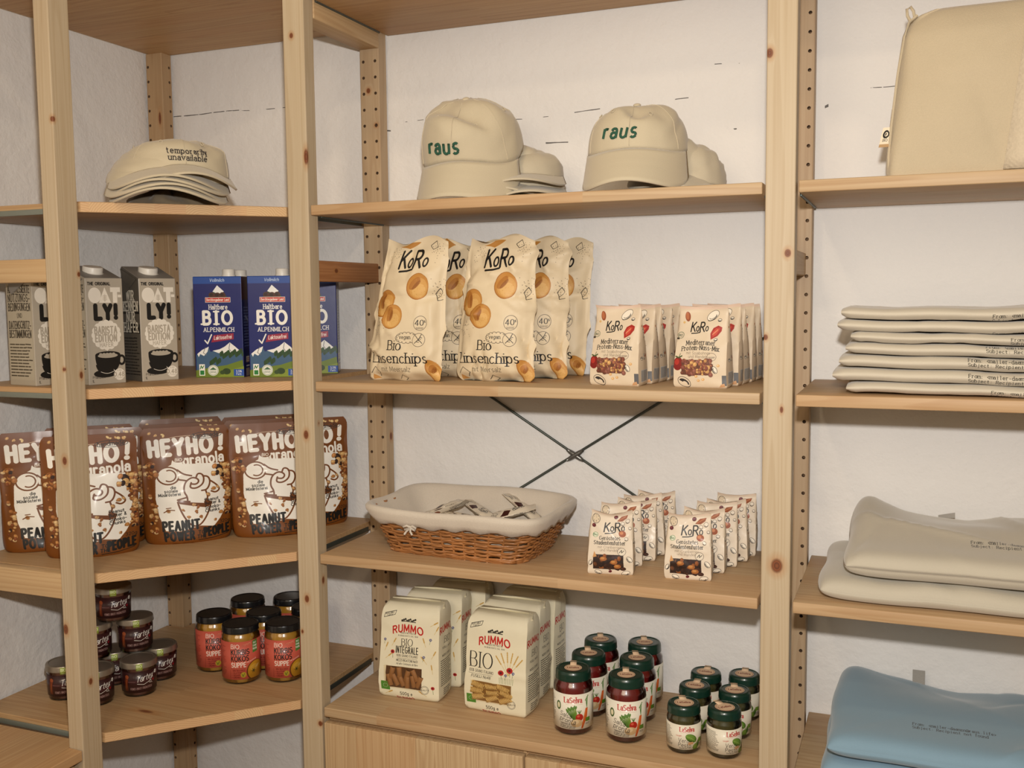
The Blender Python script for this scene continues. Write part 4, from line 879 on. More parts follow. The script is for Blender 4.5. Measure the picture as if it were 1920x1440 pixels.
def post(name, x0, x1, y0, y1, h, mat, parent, holes=(), z0=0.0):
    """square timber with eased edges; holes = (face, [offsets across], first z) drilled every 32 mm"""
    c = 2.2; V = []; F = []; FM = []
    def vert(p): V.append(p); return len(V)-1
    prof = []
    for (cx, cy, sx, sy) in ((x1-c, y0+c, 1, -1), (x1-c, y1-c, 1, 1), (x0+c, y1-c, -1, 1), (x0+c, y0+c, -1, -1)):
        b = {(1, -1): -90, (1, 1): 0, (-1, 1): 90, (-1, -1): 180}[(sx, sy)]
        for k in range(4): a = math.radians(b+30*k); prof.append((cx+c*math.cos(a), cy+c*math.sin(a)))
    n = len(prof)
    lo = [vert((p[0], p[1], z0)) for p in prof]; hi = [vert((p[0], p[1], h)) for p in prof]
    skip = {'+x': 3, '+y': 7, '-x': 11, '-y': 15}
    hs = {f: (cols, zf) for f, cols, zf in holes}
    for i in range(n):
        fc = [k for k, v in skip.items() if v == i]
        if fc and fc[0] in hs: continue
        F.append((lo[i], lo[(i+1) % n], hi[(i+1) % n], hi[i])); FM.append(0)
    F.append(lo[::-1]); FM.append(0); F.append(hi); FM.append(0)
    for f, (cols, zf) in hs.items():
        if f == '-y': a0, a1 = x0+c, x1-c; P = lambda a, d, z: (a, y0+d, z)
        elif f == '+x': a0, a1 = y0+c, y1-c; P = lambda a, d, z: (x1-d, a, z)
        mids = [(cols[i]+cols[i+1])/2 for i in range(len(cols)-1)]
        ed = [a0]+mids+[a1]
        for ci, cc in enumerate(cols):
            l, r = ed[ci], ed[ci+1]
            zs = [zf-32*i for i in range(60) if zf-32*i > z0+60]
            top = zs[0]+16; bot = zs[-1]-16
            for za, zb in ((z0, bot), (top, h)):
                F.append([vert(P(l, 0, za)), vert(P(r, 0, za)), vert(P(r, 0, zb)), vert(P(l, 0, zb))]); FM.append(0)
            for z in zs:
                ou = []; inn = []; dp = []
                for k in range(16):
                    an = 2*math.pi*k/16; ca, sa = math.cos(an), math.sin(an); mx = max(abs(ca), abs(sa))
                    ex = ca/mx; ez = sa/mx
                    aa = cc+ex*((r-cc) if ex > 0 else (cc-l)); ou.append(vert(P(aa, 0, z+ez*16)))
                    inn.append(vert(P(cc+3.1*ca, 0, z+3.1*sa))); dp.append(vert(P(cc+3.1*ca, 13, z+3.1*sa)))
                for k in range(16):
                    j = (k+1) % 16
                    F.append((ou[k], ou[j], inn[j], inn[k])); FM.append(0); F.append((inn[k], inn[j], dp[j], dp[k])); FM.append(1)
                F.append(dp); FM.append(1)
    o = mesh(name, V, F, [mat, HOLE_IN], parent, fmat=FM)
    bm = bmesh.new(); bm.from_mesh(o.data)
    bmesh.ops.remove_doubles(bm, verts=bm.verts, dist=1e-6); bm.to_mesh(o.data); bm.free()
    return o
def knots(*k): return k
PX = 848.5
# middle-left upright
def frame(label, x, knf, rear_mat, wide=False):
    t = thing('shelf_upright', label, 'shelf frame')
    mf = wood('pine_front_post', 'Z', 0, (0.507, 0.407, 0.275), (0.390, 0.278, 0.157), knots=knf, contrast=.8)
    post('front_post', x-22, x+22, -300.6, -268.6, 1790, mf, t)
    post('rear_post', x-22, x+22, -32, 0, 1790, rear_mat, t, holes=[('-y', [x-13.5, x+13.5], 1760.0)])
    return t
f2 = frame('pine upright with knotty front post between the corner and the middle bay', 0, ((-4, -300, 1717, 4.5, 1.3), (20, -300, 1503, 5, 3.2), (4, -300, 1000, 6, 1.6), (-4, -300, 690, 5.5, 1.5), (-16, -300, 626, 3, 1.5), (19, -285, 1020, 4, 1.2), (22, -284, 724, 4.5, 1.8), (18, -300, 452, 5, 1.2)), wood('pine_rear_knotty', 'Z', 0, (0.476, 0.349, 0.218), (0.343, 0.216, 0.114), knots=((-3, -32, 1670, 5.2, 1.2), (13.5, -32, 1600, 4.4, 1.1), (21, -12, 960, 6, 1.6)), contrast=.8))
f3 = frame('pine upright with one large brown knot between the middle and the right bay', PX, ((PX+12, -300, 1310, 5.5, 1.3), (PX-19, -300, 1184, 4, 1.3), (PX+6, -300, 1074, 3, 2), (PX+2, -300, 832, 10, 1.3), (PX-18, -300, 1605, 6, 1.4)), W_REAR)
for f, x, m in ((f2, 0, W_RAIL_SHADE), (f3, PX, W_RAILY)):
    rbox('rail', (x-12, x+12, -269, -31, 1281, 1320), m, f, 2)
    rbox('rail', (x-23.5, x+23.5, -268, -32, 1752, 1801), W_RAILY, f, 2)  # top rail, widened to block lamp light leaking between the top boards
f4 = thing('shelf_upright', 'pine upright at the far end of the right bay', 'shelf frame')
post('front_post', 2*PX-22, 2*PX+22, -300.6, -268.6, 1790, W_POST, f4); post('rear_post', 2*PX-22, 2*PX+22, -32, 0, 1790, W_REAR, f4, holes=[('-y', [2*PX-13.5, 2*PX+13.5], 1760.0)])
rbox('rail', (2*PX-12, 2*PX+12, -269, -31, 1281, 1320), W_RAILY, f4, 2)
# left upright, turned: its posts are 32 along x and 44 along y
f1 = thing('shelf_upright', 'leftmost pine upright in front of the oat drink cartons', 'shelf frame')
W_P1 = wood('pine_left_post', 'Z', 0, (0.491, 0.390, 0.261), (0.374, 0.261, 0.142), knots=((-272, -590, 1545, 4.4, 1.3), (-272, -591, 1136, 3.2, 1.2), (-270, -557, 1124, 4, 1.8), (-270, -552, 1294, 4, 1.2), (-280, -592, 982, 5.5, 1.5), (-296, -592, 690, 6.5, 1.6), (-270, -568, 593, 4.5, 1.5)), contrast=.8)
post('front_post', -302, -270, -592, -548, 1790, W_P1, f1)
post('rear_post', -570, -538, -592, -548, 1790, W_REAR, f1)
rbox('rail', (-539, -301, -582, -558, 1281, 1320), W_RAILX, f1, 2); rbox('rail', (-539, -301, -582, -558, 738, 782), W_RAILX, f1, 2)
# corner post
f0 = thing('corner_post', 'pine post with peg holes standing in the wall corner', 'post')
post('post', -570, -526, -32, 0, 1797, wood('pine_corner_post', 'Z', 0, (0.437, 0.290, 0.157), (0.328, 0.183, 0.081), knots=((-536, -32, 1655, 4, 4.0), (-532, -32, 1560, 3, 5.0)), contrast=.8), f0, holes=[('-y', [-564.2], 1768.6), ('+x', [-8.0], 1768.6)])

def shelf(name, label, x0, x1, ztop, group=None, y0=-300, t=18, mat=None):
    s = thing(name, label, 'shelf', ((x0+x1)/2, -150, ztop-t), 0, group)
    cx = (x0+x1)/2
    rbox('board', (x0-cx+2, x1-cx-2, y0+150, 150-1, 0, t), mat or W_SHELF, s, 1.6)
    for xa in (x0-cx, x1-cx-3.5): rbox('edge_rail', (xa, xa+3.5, -116, 116, -2.5, 8.5), STEEL, s, .5)
    return s
shelf('shelf_board', 'pine shelf under the two lettered caps', 24.5, PX-24.5, 1417)
shelf('shelf_board', 'pine shelf carrying the chips and nut mix bags', 24.5, PX-24.5, 1098.5)
shelf('shelf_board', 'pine shelf under the wicker basket', 24.5, PX-24.5, 777.5)
shelf('shelf_board', 'pine shelf above the cabinet doors, carrying pasta and red sauce jars', 24.5, PX-24.5, 484.5)
shelf('shelf_board', 'pine top board over the lettered caps, seen from below', 24.5, PX-24.5, 1801, mat=W_TOP)
shelf('shelf_board', 'pine shelf under the canvas bag', PX+24.5, 2*PX-24.5, 1417)
shelf('shelf_board', 'pine shelf under the stack of cream T-shirts', PX+24.5, 2*PX-24.5, 1097.5)
shelf('shelf_board', 'pine shelf under the cream sweaters', PX+24.5, 2*PX-24.5, 777.5)
shelf('shelf_board', 'pine shelf under the blue sweaters', PX+24.5, 2*PX-24.5, 484.5)
shelf('shelf_board', 'pine top board above the right bay', PX+24.5, 2*PX-24.5, 1801)
def corner(label, z):
    s = thing('corner_shelf', label, 'shelf', (0, 0, z-18))
    prism('board', [(-569, -36), (-522, -36), (-522, -2), (-25, -2), (-25, -299), (-268, -545), (-568, -545)], 0, 18, [W_CORN, W_END], s, 1.0, fm={4: 1})
    rbox('edge_rail', (-25.5, -22.6, -262, -36, -.5, 8.6), STEEL, s, .4)
    rbox('edge_rail', (-534, -304, -547.6, -544.4, -.5, 8.8), RAILM, s, .4)
    return s
corner('five-sided pine corner shelf under the stack of caps', 1416)
corner('five-sided pine corner shelf under oat and milk cartons', 1099)
corner('five-sided pine corner shelf under the granola pouches', 777.5)
corner('lowest five-sided pine corner shelf, under the soup and spread jars', 491)
s = thing('corner_shelf', 'pine corner top board seen from below above the caps', 'shelf', (0, 0, 1797))
prism('board', [(-563, -4), (-23, -4), (-23, -299), (-268, -545), (-563, -545)], 0, 18, [W_TOP, W_END], s, 1.0, fm={2: 1})
s = thing('shelf_board', 'pine board running along the left wall at the bottom edge', 'shelf', (-420, -980, 462))
prism('board', [(-148, 416), (117, 416), (117, 386), (150, 386), (150, -400), (-148, -400)], 0, 18, W_LEFT, s, 1.2)
rbox('edge_rail', (-140, 112, 416.2, 419.4, 0, 9), STEEL, s, .4)
s = thing('shelf_board', 'pine top board running along the left wall', 'shelf', (-420, -980, 1783))
prism('board', [(-148, 416), (117, 416), (117, 386), (150, 386), (150, -400), (-148, -400)], 0, 18, W_LEFT, s, 1.2)
# cabinets below
cb = thing('cabinet', 'pine cabinet with two doors below the pasta', 'cabinet', (424, -160, 30))
rbox('body', (-398, 398, -122, 150, 0, 434), W_SHELF, cb, 1.5)
for xa, xb in ((-397, 3), (7, 397)): rbox('door', (xa, xb, -142, -123, 2, 426), W_DOOR, cb, 1.6)
rbox('door_stop', (-2, 4, -124, -121, 400, 430), W_RAILX, cb, .6)
cb = thing('cabinet', 'pine cabinet under the board on the left wall', 'cabinet', (-420, -980, 30))
rbox('body', (-146, 120, -390, 380, 0, 430), W_LEFT, cb, 1.5); rbox('door', (121, 140, -388, 378, 2, 424), W_DOOR, cb, 1.6)
# cross brace
br = thing('cross_brace', 'dark steel cross brace behind the middle bay shelves', 'brace')
for nm, a, b, yy in (('rod', (4, 1196), (844, 682), 1.6), ('rod', (4, 670), (844, 1207), 2.2)):
    v, f = tube([(a[0], yy, a[1]), (b[0], yy, b[1])], 2.6, 8); mesh(nm, v, f, STEEL, br, smooth=True)
J = Join()
for a, b, yy in (((4, 1196), (844, 682), -1.5), ((4, 670), (844, 1207), -2.5)):
    d = np.array([b[0]-a[0], 0, b[1]-a[1]]); d = d/np.linalg.norm(d); c0 = np.array([426, yy, 938.0])
    J.add(tube([c0-d*20, c0-d*12, c0, c0+d*12, c0+d*20], [2.8, 4.6, 5.4, 4.6, 2.8], 10))
mesh('clamp', J.v, J.f, plain('brace_clamp', (.2, .2, .19), .35, .8), br, smooth=True)
# ------------------------------------------------------------------ materials of the goods
CAP_M = cloth('cream_cotton_twill', (0.54, 0.465, 0.33), 700, .3)
CAP_L = cloth('cream_cotton_twill_pale', (0.53, 0.465, 0.345), 700, .3)
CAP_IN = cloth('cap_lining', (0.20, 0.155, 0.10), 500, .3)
GREEN_T = plain('green_thread', (0.018, 0.085, 0.05), .8, bump=.6, bscale=900)
BLACK_T = plain('black_thread', (0.03, 0.022, 0.022), .8, bump=.6, bscale=900)
def cap_fn(a=86, b=98, H=112, dents=(), flat=1.0, sd=26):
    def crown(th, ph):
        R = math.cos(ph*math.pi/2)**.58; Zz = math.sin(ph*math.pi/2)**.95
        x = a*math.sin(th)*R; y = -b*math.cos(th)*R; z = H*flat*Zz*(1+.10*math.cos(th)*math.sin(ph*math.pi))
        zb = -sd*(math.sin(th))**2*max(0, math.cos(th)+.25)**.6*(1-ph)**2
        for (dx, dy, r, am, sx) in dents:
            z -= am*math.exp(-(((x-dx)/(r*sx))**2+((y-dy)/r)**2))*min(1, ph*2)
        s = 1-.014*abs(math.sin(3*th))**30*(1-ph)
        return np.array([x*s, y*s, z+zb])
    return crown
def bill_pt(th, s, a=86, b=98, L=74, arch=30, slope=20, sd=26):
    l = L*max(0.0, math.cos(th*1.12))**.42
    x = a*math.sin(th)*(1+.06*s); sl = math.radians(slope)
    y = -b*math.cos(th)-s*l*math.cos(sl)
    z = -sd*(math.sin(th))**2*max(0, math.cos(th)+.25)**.6 - s*(l*math.sin(sl)+arch*math.sin(th)**2)
    return np.array([x, y, z])
def make_cap(label, loc, rot, tcol=None, dents=(), flat=1.0, group=None, tw=.2, a=86, b=98, H=112, serif=False, lines=None, arch=30, slope=20, L=74, mat=None, seed=0, simple=False, sd=26, wr=1.6):
    t = thing('cap', label, 'cap', loc, 0, group); t.rotation_euler = [math.radians(r) for r in rot]
    mat = mat or CAP_M
    cr = cap_fn(a, b, H, dents, flat, sd)
    n, m = 60, 22
    V = []; F = []
    g = creases(seed+5, 20, 2*a, H, wr, 8, .6)
    def disp(p, ph): return float(g(p[0]+p[1]*.7, p[2]))*min(1, 3*ph)
    for j in range(m):
        ph = j/(m-1)*.985
        for i in range(n):
            p = cr(2*math.pi*i/n, ph)
            d = p/np.linalg.norm(p+1e-6); V.append(p+d*disp(p, ph))
    for j in range(m-1):
        for i in range(n): F.append((j*n+i, j*n+(i+1) % n, (j+1)*n+(i+1) % n, (j+1)*n+i))
    F.append([(m-1)*n+i for i in range(n)])
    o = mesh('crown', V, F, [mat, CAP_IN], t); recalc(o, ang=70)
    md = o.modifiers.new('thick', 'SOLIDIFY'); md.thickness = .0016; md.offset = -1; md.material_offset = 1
    V = []; F = []; nb, ms = 30, 10
    for j in range(ms):
        for i in range(nb): V.append(bill_pt(math.radians(-78+156*i/(nb-1)), j/(ms-1), a, b, L, arch, slope, sd)+np.array([0, 0, .5*math.sin(j*2.4)]))
    for j in range(ms-1):
        for i in range(nb-1): F.append((j*nb+i, j*nb+i+1, (j+1)*nb+i+1, (j+1)*nb+i))
    o = mesh('bill', V, F, mat, t); recalc(o, ang=70)
    md = o.modifiers.new('thick', 'SOLIDIFY'); md.thickness = .0032; md.offset = 0
    if simple: return t
    lathe('button', [(6.5, 0), (6.6, 2), (5, 3.6), (2, 4.4)], mat, t, 16, loc=(0, 0, float(cr(0, 1.0)[2])-1.0), ang=80)
    for k in range(6):
        th_ = math.radians(30+60*k); q = cr(th_, .6); nr = q/np.linalg.norm(q)
        e = [q+nr*1.0+3.2*(math.cos(x)*np.array([math.cos(th_), math.sin(th_), 0])+math.sin(x)*np.cross(nr, [math.cos(th_), math.sin(th_), 0])) for x in np.linspace(0, 6.283, 13)[:-1]]
        v, f = tube(e, .8, 5, True); mesh('eyelet', v, f, mat, t, smooth=True)
    J = Join()
    for k in range(6):
        th_ = math.radians(60*k); pts = []
        for ph in np.linspace(.03, .95, 14):
            p_ = cr(th_, ph); pts.append(p_+p_/np.linalg.norm(p_)*(.5+disp(p_, ph)))
        J.add(tube(pts, .7, 5))
    mesh('seams', J.v, J.f, mat, t, smooth=True)
    if lines:
        J = Join()
        for (s, h, zz, uu, sl_) in lines:
            st, tot = strokes(s, h, tw, serif, sl_, .02, sx=.92 if not serif else 1.0)
            for pts, isf in st:
                pp = []; dense = []
                for q0, q1 in zip(pts[:-1], pts[1:]):
                    k = max(1, int(math.hypot(q1[0]-q0[0], q1[1]-q0[1])/2.5)); dense += [(q0[0]+(q1[0]-q0[0])*i/k, q0[1]+(q1[1]-q0[1])*i/k) for i in range(k)]
                dense.append(pts[-1])
                for (u, v) in dense:
                    u = u-tot/2+uu; z = zz+v; th_ = u/a
                    lo, hi = 0.0, .9
                    for _ in range(14):
                        md_ = (lo+hi)/2
                        if cr(th_, md_)[2] < z: lo = md_
                        else: hi = md_
                    R_l = math.cos(lo*math.pi/2)**.58; th_ = math.asin(max(-.95, min(.95, u/(a*R_l))))
                    p_ = cr(th_, lo); e1 = cr(th_+.01, lo)-p_; e2 = cr(th_, min(.97, lo+.01))-p_; nr = np.cross(e1, e2); nr /= np.linalg.norm(nr)
                    if np.dot(nr, p_) < 0: nr = -nr
                    pp.append(p_+nr*.8+p_/np.linalg.norm(p_)*disp(p_, lo))
                J.add(tube(pp, (.55 if isf else 1.0)*tw*h*.5, 6))
        mesh('embroidery', J.v, J.f, tcol or GREEN_T, t, smooth=True)
    return t
make_cap('front raus cap, bill tipped to the shelf edge and a dented crown', (292, -176, 1417+97), (20, 0, 3), GREEN_T, dents=((26, -52, 20, 30, 2.2), (-30, -34, 20, 14, 1.4), (60, 20, 26, 10, 1)), H=90, a=92, b=92, L=74, slope=38, arch=24, seed=3, wr=2.4, lines=[('raus', 24, 14, -20, .14)])
for k in range(5):
    make_cap('cream cap in the pile behind the dented cap, layer %s from the shelf' % ('one', 'two', 'three', 'four', 'five')[k], (346+(0, 9, -5, 6, -9)[k], -98+k*2, 1417+20+k*12.5), (3+k*.8, (0, -3, 3, -2, 3)[k], (10, 24, 4, 18, -2)[k]), flat=(.40, .36, .36, .40, .46)[k], seed=20+k, mat=CAP_L, simple=True, H=92, a=80, b=84, arch=12, slope=9, sd=12, L=62, wr=3.6, group='cream caps piled behind the dented raus cap', dents=((0, 30, 40, 14, 1.2),))
make_cap('raus cap nearer the large-knot post, its bill arched above a dark gap', (600, -184, 1417+79), (8, 0, 5), GREEN_T, dents=((10, -56, 15, 20, 1.2), (44, -46, 16, 9, 1), (-40, -20, 20, 8, 1)), seed=9, arch=30, H=70, a=84, b=86, L=72, slope=42, sd=14, wr=2.2, lines=[('raus', 22, 18, -16, .2)])
for k in range(2):
    make_cap('cream cap half hidden behind the arched raus cap, %s' % ('against the shelf', 'upper of the two')[k], (660-k*12, -112, 1417+24+k*26), (5+k*6, 4*k, 24-k*16), flat=.72-.06*k, seed=31+k, mat=CAP_L, simple=True, H=84, a=74, b=80, arch=14, slope=14, sd=12, L=64, wr=3.4, group='cream caps behind the arched raus cap', dents=((0, 20, 40, 14, 1.2), (40, 10, 20, 10, 1)))
make_cap('cap reading temporarily unavailable on top of the corner stack', (-206, -380, 1417+72), (5, 0, 52), BLACK_T, dents=((-44, 14, 40, 9, 1.2),), flat=.58, H=78, a=95, b=92, serif=True, tw=.16, seed=14, sd=30, wr=2.2,
         lines=[('temporarily', 9.5, 20, 5, 0), ('unavailable', 9.5, 8, 5, 0)], arch=12, slope=14, L=62)
for k in range(4):
    make_cap('cream cap in the corner stack with only its bill edge showing, %s' % ('lowest', 'second from the shelf', 'third from the shelf', 'fourth from the shelf')[k], (-212+(0, -10, 5, -5)[k], -386+(0, -8, 4, -3)[k], 1417+43+k*7.2), (4, 0, 36+(0, 9, -3, 6)[k]), flat=.28+.03*k, seed=40+k, simple=True, H=84, a=96, b=93, arch=12, slope=14, sd=30, L=63, group='cream caps under the temporarily unavailable cap', mat=CAP_M)

def lump(parent, a, b, h, off, seed):
    r = np.random.default_rng(seed); V = []; F = []; n, m = 40, 10
    for j in range(m):
        ph = j/(m-1)*.97
        for i in range(n):
            th = 2*math.pi*i/n; w = 1+.10*math.sin(th*5+seed+ph*6)+.06*math.sin(th*11+seed*2)
            V.append((a*math.cos(th)*math.cos(ph*math.pi/2)*w+off[0], b*math.sin(th)*math.cos(ph*math.pi/2)*w+off[1], off[2]+h*math.sin(ph*math.pi/2)*(1+.25*math.sin(th*7+seed))))
    for j in range(m-1):
        for i in range(n): F.append((j*n+i, j*n+(i+1) % n, (j+1)*n+(i+1) % n, (j+1)*n+i))
    F.append([(m-1)*n+i for i in range(n)]); F.append(list(range(n))[::-1])
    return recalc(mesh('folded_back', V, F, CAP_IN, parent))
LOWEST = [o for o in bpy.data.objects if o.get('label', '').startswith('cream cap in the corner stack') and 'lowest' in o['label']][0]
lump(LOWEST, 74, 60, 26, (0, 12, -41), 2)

# ------------------------------------------------------------------ cartons
OATF = printed('oat_carton_print', d_oat_front(), .5, .1, .1); OATA = printed('oat_carton_side_pale', d_oat_side(False), .5, .1, .1); OATB = printed('oat_carton_side_dark', d_oat_side(True), .5, .1, .1)
OATT = plain('oat_carton_top', (0.235, 0.215, 0.19), .5); WHITE_PL = plain('white_plastic', (0.72, 0.68, 0.61), .4)
def carton(kind, label, loc, rz, side):
    t = thing(kind+'_carton', label, 'carton', loc, rz, None)
    if kind == 'oat_drink':
        w, d, h, hb = 36, 37, 191, 215; mats = [OATF, OATA if side == 'pale' else OATB, OATT]
        V = [(-w, -d, 0), (w, -d, 0), (w, d, 0), (-w, d, 0), (-w, -d, h), (w, -d, h), (w, d-4, hb), (-w, d-4, hb), (w, d, hb-3), (-w, d, hb-3)]
        F = [(0, 1, 5, 4), (1, 2, 8, 6, 5), (3, 0, 4, 7, 9), (2, 3, 9, 8), (4, 5, 6, 7), (6, 8, 9, 7), (3, 2, 1, 0)]; FM = [0, 1, 1, 2, 2, 2, 2]
        k = .99; UV = [(0, 0), (1, 0), (1, k), (0, k), (0, 0), (1, 0), (1, 1), (.95, 1), (0, .9), (0, 0), (1, 0), (1, .9), (.05, 1), (0, 1), (0, 0), (1, 0), (1, 1), (0, 1)]+[(0, 0)]*12
    else:
        w, d, h = 47, 31.5, 195; mats = [MILKF, MILKS, MILKT]
        V = [(-w, -d, 0), (w, -d, 0), (w, d, 0), (-w, d, 0), (-w, -d, h), (w, -d, h), (w, d, h), (-w, d, h)]
        F = [(0, 1, 5, 4), (1, 2, 6, 5), (3, 0, 4, 7), (2, 3, 7, 6), (4, 5, 6, 7), (3, 2, 1, 0)]; FM = [0, 1, 1, 0, 2, 2]
        UV = [(0, 0), (1, 0), (1, 1), (0, 1)]*6
    o = mesh('carton', V, F, mats, t, fmat=FM, uv=UV)
    b = o.modifiers.new('edge', 'BEVEL'); b.width = .0014; b.segments = 2; b.limit_method = 'ANGLE'; b.angle_limit = math.radians(40)
    if kind == 'oat_drink':
        a = math.degrees(math.atan2(24, 70))
        # folded ears of the gable
        for s in (-1, 1):
            mesh('gable_ear', [(s*36.3, -30, 189), (s*36.3, 34, 210), (s*36.3, 20, 163), (s*38, -30, 189), (s*38, 34, 210), (s*38, 20, 164)], [(0, 1, 2), (3, 5, 4), (0, 3, 4, 1), (1, 4, 5, 2), (2, 5, 3, 0)], mats[1] if side != 'pale' else OATT, t, uv=[(.1, .95)]*18)
        c = lathe('screw_cap', [(19.5, 0), (19.5, 3), (17.6, 3.2), (17.6, 12), (16.6, 13.6), (13, 14)], WHITE_PL, t, 32, loc=(0, 0, 199)); c.rotation_euler[0] = math.radians(a*.6)
    else:
        lathe('screw_cap', [(13.6, 0), (13.6, 3.5), (12.2, 3.8), (12.2, 13.5), (11.4, 14.6), (8, 15)], WHITE_PL, t, 28, loc=(14, 0, h-.3))
    return t
carton('oat_drink', 'leftmost oat drink carton with a pale text side', (-438, -486, 1099), 82, 'pale')
carton('oat_drink', 'oat drink carton just right of the leftmost post', (-351, -440, 1099), 74, 'pale')
carton('oat_drink', 'oat drink carton with a dark text side, next to the milk', (-306, -348, 1099), 67, 'dark')
MILKF = printed('milk_carton_print', d_milk_front(), .36, .25, .08); MILKS = printed('milk_carton_side', d_milk_side(), .36, .25, .08); MILKT = plain('milk_carton_top', (0.02, 0.06, 0.25), .4)
carton('milk', 'front blue milk carton standing alone in the left milk row', (-219, -242, 1099), 21, '')
carton('milk', 'blue milk carton hidden behind the left milk row, only its cap showing', (-244, -172, 1099), 21, '')
carton('milk', 'blue milk carton half behind the knotty front post', (-119, -208, 1099), 23, '')
carton('milk', 'rear blue milk carton seen past the knotty post, under the shaded rail', (-93, -112, 1099), 27, '')

# ------------------------------------------------------------------ granola pouches
GRAN = printed('granola_pouch_print', d_granola(), .46, .06, .16, 30.0); GRANB = plain('granola_pouch_brown', (0.165, 0.05, 0.006), .45, coat=.05)
def pouch(seed):
    rows = [(0, 0, 74.9, 32, 1, 0, 0, 0), (.03, 4, 80.2, 36, 1, .1, 0, 0), (.12, 26, 82.4, 34, .8, .3, 0, 1), (.35, 80, 82.4, 26, .6, .7, 0, 2), (.6, 135, 82.4, 15, .4, .95, 0, 4), (.8, 180, 82.9, 6, .2, 1, 0, 6), (.9, 201, 83.5, 2.2, 0, 1, 0, 7), (.955, 213, 83.5, 1.0, 0, 1, 0, 7), (.985, 220, 81.3, .8, 0, 1, 0, 7.5), (1, 224, 76.0, .8, 0, 1, 0, 8)]
    return softbag('granola_pouch', rows, [GRAN, GRANB], slots=(0, 0, 1, 0, 1, 1), seed=seed, amp=1.3, wd=6, ncr=30, nF=24, nS=8, nt=40, uvx=True)
PROT = [pouch(101), pouch(202), pouch(303)]
# the highlight along each slightly arched zip is painted into the print; every pouch is one sheet body
gp = [('leftmost granola pouch, against the left wall', -494, -430, 47), ('granola pouch right behind the leftmost post', -382, -436, 42), ('granola pouch in the middle, its whole front in view', -283, -288, 44), ('granola pouch ending behind the knotty post', -152, -186, 41), ('granola pouch seen past the right side of the knotty post', -132, -92, 44),
      ('granola pouch behind the leftmost one, only a dark top corner showing', -478, -338, 46), ('granola pouch behind the one at the leftmost post', -420, -374, 43), ('granola pouch behind the middle one', -330, -236, 44), ('granola pouch behind the one at the knotty post', -206, -136, 42), ('rearmost granola pouch near the corner post', -384, -180, 45), ('rearmost granola pouch before the back wall', -256, -80, 44)]
for i, (lb, x, y, rz) in enumerate(gp):
    o = PROT[i] if i < 3 else PROT[i % 3].copy()
    if i >= 3: COL.objects.link(o)
    o.location = (x*MM, y*MM, .7776); o.rotation_euler = (math.radians((-2, 3, 1)[i % 3]), 0, math.radians(rz)); put_props(o, lb, 'pouch', 'granola pouches on the corner shelf')

# ------------------------------------------------------------------ chips bags
CHIP = printed('chips_bag_print', d_chips(), .52, .0, .25, 40.0); CHIPB = plain('chips_bag_back', (0.62, 0.51, 0.36), .5)
def chips(seed, tilt, tw=62):
    rows = [(0, 0, 68, 1.2, 0, .6, 0, 6), (.03, 6, 74, 5, 0, .8, 0, 3), (.08, 16, 75, 17, .25, .85, 0, -2), (.2, 46, 73, 27, .4, .85, tilt*.1, -3), (.42, 106, 71, 28, .4, .85, tilt*.35, 0), (.65, 166, 68, 24, .4, .9, tilt*.62, 2), (.82, 212, 65, 14, .3, .95, tilt*.82, 5), (.93, 240, tw, 4, .1, 1, tilt*.95, 8), (.965, 248, tw, 1.4, 0, 1, tilt, 8), (1, 254, tw, 1.0, 0, 1, tilt, 11)]
    o = softbag('chips_bag', rows, [CHIP, CHIPB], slots=(0, 0, 1, 0, 1, 1), seed=seed, amp=4.2, wd=5, ncr=80, nF=34, nS=8, nt=60, ln=.3, lensp=.6, uvx=True)
    me = o.data; r = random.Random(seed)
    for v in me.vertices:
        f = v.co.z/.258
        if f > .93: v.co.z += .010*math.sin(v.co.x*60+seed)*(f-.93)/.07; v.co.y += .006*math.sin(v.co.x*90+seed*2)*(f-.93)/.07
        if f < .06: v.co.y += .008*math.sin(v.co.x*80+seed)*(1-f/.06)
    return o
CP = [chips(11, 26), chips(12, 14), chips(14, 20)]
for i, (lb, x, y, rz, v) in enumerate([('front chips bag of the left pair, tilted toward the right', 180, -238, -2, 0), ('front chips bag of the right pair, standing upright', 343, -205, 0, 1), ('chips bag behind the tilted one, lying in its shadow', 212, -146, 4, 2), ('chips bag behind the upright one, its 40 percent badge in view', 378, -122, -4, 1),
                                       ('third chips bag in the left row, a dark edge between the rows', 236, -72, -6, 0), ('rearmost chips bag of the right row, by the back wall', 390, -50, -2, 0)]):
    o = CP[i] if i < 3 else CP[v].copy()
    if i >= 3: COL.objects.link(o)
    o.location = (x*MM, y*MM, 1.0987); o.rotation_euler[2] = math.radians(rz); put_props(o, lb, 'bag', 'lentil chips bags')

